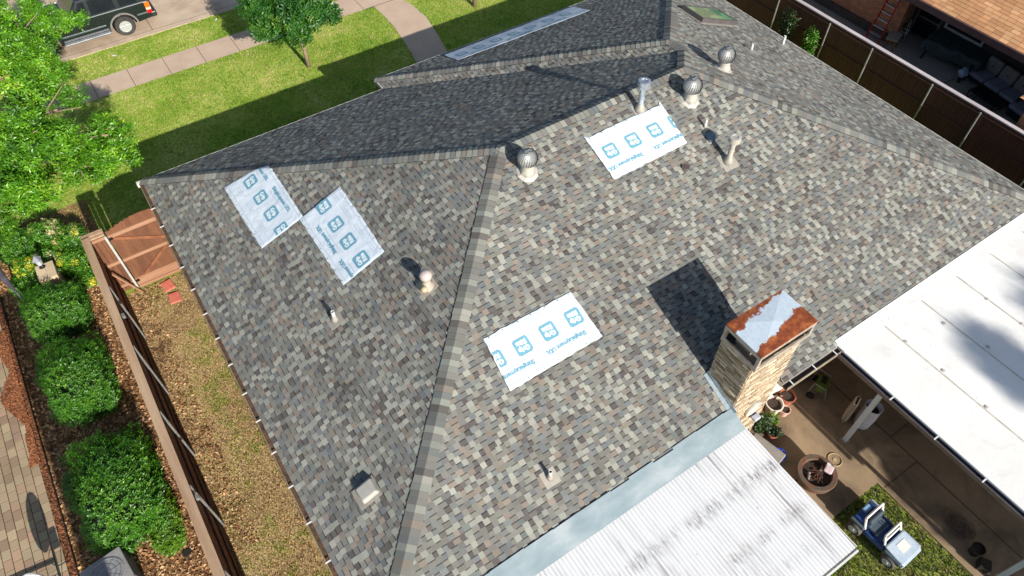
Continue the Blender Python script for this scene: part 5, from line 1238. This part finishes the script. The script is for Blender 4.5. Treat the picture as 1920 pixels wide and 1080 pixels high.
for s_ in (1, -1):
    for x0_, x1_, x2_, x3_ in ((.12, .78, .66, .12), (-.98, -.04, -.04, -.92), (-1.6, -1.1, -1.05, -1.25)):
        mb = MB(); q = [sidept(x0_, .1, s_, .012), sidept(x1_, .1, s_, .012), sidept(x2_, .86, s_, .012), sidept(x3_, .86, s_, .012)]; mb.face(q); mb.face([(p[0], p[1] + s_ * .03, p[2]) for p in q][::-1]); mb.build('side_window', M['glass'], cr, normals=False)
    mb = MB(); mb.b2((-2.0, s_ * (W2 - .045) - .012, 1.118), (1.1, s_ * (W2 - .045) + .012, 1.145)); mb.build('window_trim', pm('trim', S2L(150, 160, 168), S2L(130, 140, 148), 3, .3, .6), cr)
    mb = MB(); mb.b2((-2.35, s_ * (W2 + .06) - .09, .36), (-.58, s_ * (W2 + .06) + .09, .42)); mb.build('running_board', pm('runb', S2L(120, 124, 130), S2L(90, 94, 100), 4, .4, .3), cr, bevel=.02)
    mb = MB(); mb.b2((-.2, s_ * (W2 - .02) - .02, .86), (-.03, s_ * (W2 - .02) + .02, .90)); mb.build('door_handle', pm('dhan', S2L(120, 128, 134), S2L(80, 86, 92), 3, .3, .5), cr)
    mb = MB(); mb.b2((-2.3, s_ * (W2 - .025) - .012, .62), (-.65, s_ * (W2 - .025) + .012, .66)); mb.b2((.6, s_ * (W2 - .025) - .012, .66), (1.1, s_ * (W2 - .025) + .012, .70)); mb.build('side_moulding', pm('mould', S2L(96, 112, 112), S2L(80, 94, 96), 3, .3, .3), cr)
    mb = MB(); N = 14
    for k in range(N):
        t0, t1 = PI * k / N, PI * (k + 1) / N
        for (r0, r1) in ((.50, .56),):
            y0, y1 = s_ * (W2 - .05), s_ * (W2 + .015); A = lambda r_, t_, y_: (r_ * math.cos(t_), y_, .40 + r_ * math.sin(t_))
            mb.face([A(r0, t0, y1), A(r1, t0, y1), A(r1, t1, y1), A(r0, t1, y1)]); mb.face([A(r0, t0, y0), A(r0, t0, y1), A(r0, t1, y1), A(r0, t1, y0)]); mb.face([A(r1, t0, y0), A(r1, t1, y0), A(r1, t1, y1), A(r1, t0, y1)])
    mb.build('fender_flare', pm('flare', S2L(120, 118, 112), S2L(96, 94, 90), 5, .6), cr)
    for z0, z1, c_ in ((.62, .76, (196, 24, 28)), (.762, .86, (206, 190, 170)), (.862, 1.08, (226, 108, 30))):
        mb = MB(); mb.b2((1.0, s_ * (W2 - .06) - .05, z0 + .02), (1.19, s_ * (W2 - .03) + .012, z1 + .02)); mb.build('tail_light', pm('tl%d' % int(z0 * 100), S2L(*c_), S2L(*[q * .9 for q in c_]), 3, .15), cr)
    mb = MB(); mb.path([(-1.1, s_ * .66, 1.79), (-1.0, s_ * .66, 1.85), (.7, s_ * .66, 1.85), (.8, s_ * .66, 1.79)], .02, 8); mb.build('roof_rail', M['black'], cr)
    for xw in (0, -2.95):
        ax = Matrix.Rotation(PI / 2 * s_, 3, 'X')
        ty = MB(); ty.lathe([(.22, -.12), (.36, -.13), (.395, -.09), (.40, 0), (.395, .09), (.36, .13), (.24, .12), (.22, .05)], (xw, s_ * -(W2 - .10) * 1, .40), 30, 0, ax)
        wheel = ty.build('wheel', pm('tyre', S2L(44, 42, 40), S2L(60, 58, 56), 8, .85, 0, .2), cr, smooth=False)
        rm_ = MB(); yo = s_ * -(W2 - .10)
        rm_.lathe([(.23, .11), (.235, .125), (.215, .12), (.20, .07)], (xw, yo, .40), 30, 0, ax); rm_.lathe([(.0, .125), (.05, .12), (.06, .09), (0.06, .05)], (xw, yo, .40), 16, 0, ax)
        for k in range(6):
            t_ = k * PI / 3; d = Vector((math.cos(t_), 0, math.sin(t_))); o_ = Vector((xw, yo - s_ * .10, .40)); rm_.bar(o_ + d * .04, o_ + d * .22, .03, .05, 0, d.cross(Vector((0, 1, 0))))
        rm_.build('rim', pm('rim', S2L(205, 207, 210), S2L(186, 188, 192), 4, .3, .5), wheel)
        hb = MB(); hb.lathe([(.2, .05), (0, .05)], (xw, yo, .40), 20, 0, ax); hb.build('brake_disc', M['darkmetal'], wheel)
mb = MB(); mb.b2((1.1, -W2 + .02, .42), (1.34, W2 - .02, .66)); mb.build('bumper', pm('bump', S2L(40, 44, 48), S2L(30, 34, 38), 3, .4), cr, bevel=.05)
mb = MB(); q = [(1.135, -.75, 1.2), (1.135, .75, 1.2), (.985, .62, 1.7), (.985, -.62, 1.7)]; mb.face([(p[0] + .02, p[1], p[2]) for p in q]); mb.build('rear_window', M['glass'], cr, normals=False)
mb = MB(); mb.b2((1.19, -.2, .74), (1.215, .2, .86)); mb.build('number_plate', M['white'], cr)

# ------------------------------------------------------------------ ride-on toy car
toy = thing('ride_on_toy_car', 'silver and blue ride on toy car on the grass', 'toy car', (10.28, .1, .01), R(-88))
toy.scale = (1.05, 1.08, 1.08)
# local: +x forward
sil = pm('toy_silver', S2L(190, 206, 220), S2L(170, 186, 204), 3, .3, .15); bl = pm('toy_blue', S2L(50, 86, 146), S2L(36, 66, 122), 3, .3, 0, coat=.4); tg = pm('toy_grey', S2L(84, 96, 108), S2L(66, 78, 90), 3, .45)
mb = MB(); pf = [(-.62, .16), (-.62, .42), (-.3, .44), (-.24, .26), (.14, .26), (.2, .42), (.62, .34), (.66, .2), (.6, .14)]
mb.prism(pf, 'y', -.27, .27); mb.build('body', bl, toy, bevel=.02)
mb = MB(); mb.box((.44, 0, .40), (.48, .62, .05), 0, Matrix.Rotation(.14, 3, 'Y')); mb.box((.68, 0, .3), (.05, .6, .16)); mb.build('bonnet', sil, toy, bevel=.025)
mb = MB(); mb.box((.42, .02, .432), (.2, .26, .006), 0, Matrix.Rotation(.14, 3, 'Y')); mb.build('bonnet_sticker', M['pvc'], toy)
for s_ in (-1, 1):
    mb = MB(); mb.box((.44, s_ * .31, .33), (.42, .1, .12)); mb.build('mudguard', sil if s_ > 0 else tg, toy, bevel=.03)
    mb = MB(); mb.box((-.47, s_ * .31, .36), (.36, .1, .12)); mb.build('mudguard', sil if s_ > 0 else tg, toy, bevel=.03)
    mb = MB(); mb.box((-.02, s_ * .28, .25), (.5, .05, .16)); mb.build('side_panel', bl, toy, bevel=.02)
    mb = MB(); mb.lathe([(0, 0), (.03, .005), (.035, .02)], (.705, s_ * .2, .32), 10, 0, Matrix.Rotation(-PI / 2, 3, 'Y')); mb.build('headlight', M['pvc'], toy)
    for xw in (-.45, .43):
        ax = Matrix.Rotation(PI / 2 * s_, 3, 'X'); mb = MB(); mb.lathe([(.08, -.06), (.15, -.065), (.17, -.04), (.17, .04), (.15, .065), (.1, .06)], (xw, s_ * -.34, .17), 22, 0, ax); w_ = mb.build('wheel', pm('toy_tyre', S2L(56, 54, 54), S2L(96, 90, 86), 9, .8), toy)
        mb = MB(); mb.lathe([(.10, .05), (.1, .066), (.06, .06), (.03, .075), (0, .075)], (xw, s_ * -.34, .17), 18, 0, ax); mb.build('hub', pm('toy_hub', S2L(196, 204, 204), S2L(170, 178, 180), 5, .4), w_)
mb = MB(); mb.path([(.17, -.27, .42), (.06, -.25, .66), (.06, .25, .66), (.17, .27, .42)], .025, 8); mb.box((.11, 0, .47), (.05, .5, .06), 0, Matrix.Rotation(-.4, 3, 'Y')); mb.build('windscreen_frame', M['pvc'], toy)
mb = MB(); mb.path([(-.3, -.29, .36), (-.42, -.28, .68), (-.42, .28, .68), (-.3, .29, .36)], .028, 8); mb.build('roll_bar', M['pvc'], toy)
mb = MB(); mb.box((-.16, 0, .34), (.24, .42, .1)); mb.box((-.30, 0, .48), (.08, .42, .26), 0, Matrix.Rotation(-.2, 3, 'Y')); mb.build('seat', tg, toy, bevel=.03)
mb = MB(); mb.path([(.03 + .0 * k, .12 + .07 * math.cos(t_), .5 + .07 * math.sin(t_)) for k, t_ in enumerate([2 * PI * k / 12 for k in range(13)])], .01, 6); mb.tube((.03, .12, .5), (.13, .12, .44), .012, .012, 6); mb.build('steering_wheel', M['black'], toy)
mb = MB(); mb.box((-.56, .05, .46), (.12, .2, .09)); mb.build('rear_box', pm('toyb2', S2L(130, 170, 206), S2L(110, 150, 190), 4, .4), toy, bevel=.02)

# ------------------------------------------------------------------ patio things
fpit = thing('fire_pit', 'rusty round fire pit bowl full of ash and burnt wood', 'fire pit', (10.02, 1.92, .03))
rustm = NT('rust_bowl'); rustm.col(rustm.ramp(rustm.noise(7, 7, .7), [(.3, S2L(64, 48, 38)), (.46, S2L(110, 72, 50)), (.56, S2L(74, 74, 66)), (.75, S2L(120, 100, 80))])); rustm.rough(.8)
mb = MB(); mb.lathe([(.22, .04), (.36, .12), (.45, .3), (.47, .46), (.475, .5), (.46, .515), (.36, .51), (.345, .48), (.34, .36), (.2, .3), (0, .29)], (0, 0, 0), 40); mb.build('bowl', rustm.mat, fpit, smooth=False)
mb = MB(); rr = random.Random(9)
for k in range(26):
    a_ = rr.uniform(0, 2 * PI); r_ = rr.uniform(0, .28); p = Vector((r_ * math.cos(a_), r_ * math.sin(a_), .40 + rr.uniform(0, .05))); b_ = rr.uniform(0, PI); d = Vector((math.cos(b_), math.sin(b_), rr.uniform(-.1, .1))) * rr.uniform(.04, .14)
    e_ = p + d
    if e_.to_2d().length > .33: continue
    mb.tube(p - d * .6, e_, .014, .01, 6)
mb.build('burnt_wood', pm('charred', S2L(46, 34, 30), S2L(110, 66, 46), 9, .9), fpit)
mb = MB(); mb.lathe([(.335, .385), (.2, .395), (0, .39)], (0, 0, 0), 24); mb.build('ash', M['soil'], fpit)
for k in range(3):
    mb = MB(); a_ = 2 * PI * k / 3 + .4; mb.tube((.3 * math.cos(a_), .3 * math.sin(a_), .12), (.36 * math.cos(a_), .36 * math.sin(a_), 0), .025, .02, 8); mb.build('leg', M['darkmetal'], fpit)
for k in range(4):
    mb = MB(); a_ = rr.uniform(0, 6.28); r_ = rr.uniform(.15, .25); mb.lathe([(0, -.03), (.035, -.01), (.03, .03), (0, .04)], (r_ * math.cos(a_), r_ * math.sin(a_), .43), 7); mb.build('ash_lump', pm('ashlump%d' % k, S2L(150, 142, 138), S2L(110, 100, 98), 9), fpit)
sc = thing('plastic_tub', 'small crumpled pale pink plastic tub on the fire pit rim', 'tub', (10.28, 1.82, .53), R(20))
mb = MB(); mb.box((0, 0, .05), (.2, .17, .1), 0, None, None, 1.2); mb.build('tub_body', pm('pinkw', S2L(216, 196, 200), S2L(190, 168, 174), 7, .6), sc, bevel=.03)
mb = MB(); mb.box((.09, .05, .11), (.06, .08, .02)); mb.build('torn_flap', M['pvc'], sc)
def pot(x, y, r_, h, mat, label, group, plant=None, name='flower_pot', seed=0, soilz=.8):
    p = thing(name, label, 'plant pot', (x, y, .03), 0, group)
    mb = MB(); mb.lathe([(r_ * .68, 0), (r_ * .94, h * .85), (r_ * 1.04, h * .86), (r_ * 1.06, h), (r_ * .92, h), (r_ * .88, h * soilz), (0, h * soilz)], (0, 0, 0), 24); mb.build('pot_body', mat, p, smooth=False)
    mb = MB(); mb.lathe([(r_ * .87, h * soilz + .003), (r_ * .4, h * soilz + .015), (0, h * soilz + .01)], (0, 0, 0), 16); mb.build('soil', M['soil'], p)
    if plant: leafcloud('plant', [(0, 0, h + plant[1] * .4, r_ * plant[0], r_ * plant[0], plant[1] * .5)], plant[2], .11, plant[3], p, seed, 6, .9, None, .05, .1)
    return p
PG = 'plant pots by the chimney'
whitepot = pm('white_pot', S2L(226, 220, 210), S2L(204, 196, 186), 5, .6)
pot(11.13, 3.82, .21, .34, M['terracotta'], 'large empty terracotta pot, outermost of the cluster by the chimney', PG)
pot(10.62, 3.82, .22, .42, whitepot, 'big white pot full of dark soil by the chimney', PG)
pot(10.83, 3.58, .125, .26, pm('pink_pot', S2L(214, 176, 160), S2L(196, 156, 140), 5, .7), 'small pinkish white pot between the white and terracotta pots', PG)
pot(10.86, 4.0, .16, .3, M['terracotta'], 'terracotta pot close to the gutter end', PG, (.9, .12, 14, [S2L(96, 60, 40)[:3]]), seed=1)
pot(11.1, 4.12 + .1, .15, .34, M['pvc'], 'small white pot under the gutter end', PG)
pot(10.25, 3.55, .13, .24, M['terracotta'], 'terracotta pot with a spiky yellow green plant', PG, (1.2, .25, 40, [S2L(150, 160, 60)[:3], S2L(90, 120, 50)[:3]]), seed=2)
pot(10.1, 3.3, .14, .22, M['terracotta'], 'terracotta pot with a dark leafy plant beside the grey chest', PG, (1.1, .2, 30, [S2L(40, 60, 34)[:3]]), seed=3)
pot(9.95, 3.62, .15, .26, M['black'], 'black pot with tall dark foliage nearest the chimney', PG, (1.4, .45, 70, [S2L(34, 52, 30)[:3], S2L(60, 84, 44)[:3], S2L(96, 50, 50)[:3]]), seed=4)
# clock and flood light on the chimney
ck = thing('wall_disc', 'round grey disc with pale rim hanging on the chimney face', 'wall decoration', (9.08, 3.66, 2.0))
mb = MB(); mb.lathe([(.24, 0), (.24, .05), (.2, .05), (.19, .035)], (0, 0, 0), 30, 0, Matrix.Rotation(PI / 2, 3, 'X')); mb.build('rim', M['lightpost'], ck)
mb = MB(); mb.lathe([(.19, .034), (0, .034)], (0, 0, 0), 30, 0, Matrix.Rotation(PI / 2, 3, 'X')); mb.build('face', pm('discg', S2L(140, 152, 158), S2L(120, 132, 138), 4, .4, .3), ck)
wlp = thing('wall_light', 'small pale wall light low on the chimney face', 'light', (9.25, 3.65, 1.55))
mb = MB(); mb.box((0, -.1, 0), (.2, .16, .1)); mb.build('shade', pm('wls', S2L(190, 196, 210), S2L(160, 166, 182), 4, .4), wlp, bevel=.03)
mb = MB(); mb.box((0, -.015, 0), (.1, .03, .16)); mb.build('bracket', M['darkmetal'], wlp)
# storage chest and blue bucket
chs = thing('storage_chest', 'grey plastic storage chest beside the corrugated cover', 'chest', (9.35, 3.0, .03), R(12))
mb = MB(); mb.box((0, 0, .27), (.46, .8, .5)); mb.build('chest_body', pm('chg', S2L(150, 152, 156), S2L(130, 132, 136), 4, .6), chs, bevel=.03)
mb = MB(); mb.box((0, 0, .56), (.52, .86, .1)); mb.build('chest_lid', pm('chl', S2L(150, 146, 140), S2L(120, 116, 112), 3, .6), chs, bevel=.03)
bb_ = thing('blue_bucket', 'bright blue bucket beside the storage chest', 'bucket', (9.72, 2.78, .03))
mb = MB(); mb.lathe([(.11, 0), (.16, .3), (.175, .3), (.175, .33), (.15, .33), (.13, .05), (0, .04)], (0, 0, 0), 22); mb.build('bucket_body', pm('bblue', S2L(36, 70, 190), S2L(26, 54, 160), 4, .4), bb_)
mb = MB(); mb.path([(.17 * math.cos(t_), .0 + .17 * math.sin(t_) * .3, .32 + .0) for t_ in [PI * k / 8 for k in range(9)]], .006, 6); mb.build('handle', M['galv'], bb_)
# pressure washer, green
pw = thing('pressure_washer', 'green machine on a bent metal tube frame under the rear eave', 'garden machine', (12.1, 3.55, .03), R(28))
mb = MB(); mb.box((0, 0, .38), (.4, .28, .28)); mb.build('housing', pm('pwg', S2L(96, 122, 44), S2L(80, 104, 36), 4, .4), pw, bevel=.04)
for s_ in (-1, 1):
    mb = MB(); mb.path([(s_ * .25, -.22, .04), (s_ * .25, -.12, .5), (s_ * .25, .2, .62), (s_ * .25, .26, .04)], .016, 8); mb.build('frame_tube', M['galv'], pw)
    mb = MB(); mb.lathe([(0, -.03), (.11, -.03), (.11, .03), (0, .03)], (s_ * .3, .16, .12), 16, 0, Matrix.Rotation(PI / 2, 3, 'Y')); mb.build('wheel', M['black'], pw)
mb = MB(); mb.box((.03, 0, .535), (.22, .12, .05)); mb.build('lid', M['black'], pw, bevel=.01)
# white bin and striped chair by the post
wb = thing('white_barrel', 'tall pale white plastic barrel behind the patio post', 'barrel', (12.3, 2.28, .03))
mb = MB(); mb.lathe([(.17, 0), (.2, .04), (.215, .45), (.205, .86), (.215, .88), (.2, .89), (.18, .5), (0, .48)], (0, 0, 0), 26); mb.build('barrel_body', pm('wbm', S2L(206, 208, 218), S2L(186, 188, 200), 3, .5), wb, smooth=True)
mb = MB(); mb.lathe([(.18, .7), (.0, .74)], (0, 0, 0), 16); mb.build('dark_contents', M['black'], wb)
fc = thing('striped_bundle', 'upright folded bundle of cream and navy striped fabric beside the barrel', 'folded chair', (12.05, 2.62, .03), R(20))
t = NT('stripes'); wv = t.n('ShaderNodeTexWave'); wv.bands_direction = 'Z'; wv.inputs['Scale'].default_value = 5; t.l(t.tc.outputs['Object'], wv.inputs[0]); t.col(t.ramp(wv.outputs['Fac'], [(.35, S2L(44, 44, 66)), (.5, S2L(206, 192, 168))])); t.rough(.9)
mb = MB(); mb.box((0, 0, .5), (.34, .14, .86)); mb.build('fabric', t.mat, fc, bevel=.05)
for s_ in (-1, 1):
    mb = MB(); mb.tube((s_ * .18, 0, 0), (s_ * .18, 0, 1.0), .014, .014, 8); mb.build('leg', M['galv'], fc)
# net heap and two black pots by the second post
nh = MB(); rr = random.Random(14)
for k in range(34):
    a_ = rr.uniform(0, 6.28); r_ = rr.uniform(.08, .27); cx_, cy_ = rr.uniform(-.1, .1), rr.uniform(-.14, .14)
    nh.path([(cx_ + r_ * math.cos(a_ + t_) , cy_ + r_ * 1.15 * math.sin(a_ + t_), .03 + .02 * math.sin(3 * t_ + k) + .001 * k) for t_ in [k2 * .35 for k2 in range(12)]], .006, 5)
o = nh.build('chain_heap', pm('chainm', S2L(126, 104, 92), S2L(90, 74, 68), 8, .8)); o.location = (12.05, -.75, .03); tag(o, 'flat heap of coiled thin chain on the concrete', 'chain')
pot(11.79, -1.32, .14, .3, M['black'], 'round black pot on the concrete edge nearer the chain heap', 'black pots by the second post', None, 'black_pot')
sq = thing('black_planter', 'square black planter on the concrete beside the second post', 'plant pot', (11.66, -1.62, .03), R(30), 'black pots by the second post')
mb = MB(); mb.box((0, 0, .12), (.22, .22, .24), 0, None, None, 1.15); mb.build('pot_body', M['black'], sq, bevel=.015)
mb = MB(); mb.box((0, 0, .243), (.2, .2, .01)); mb.build('soil', M['soil'], sq)
# floor drain ring
mb = MB(); mb.path([(.17 * math.cos(t_), .17 * math.sin(t_), .012) for t_ in [2 * PI * k / 22 for k in range(23)]], .012, 6); mb.lathe([(.05, .0), (.05, .012), (0, .014)], (0, 0, 0), 12)
o = mb.build('hose_coil', pm('hosec', S2L(190, 170, 130), S2L(160, 140, 104), 6, .7)); o.location = (10.95, 1.97, .03); tag(o, 'small coil of pale hose on the concrete beside the fire pit', 'hose')
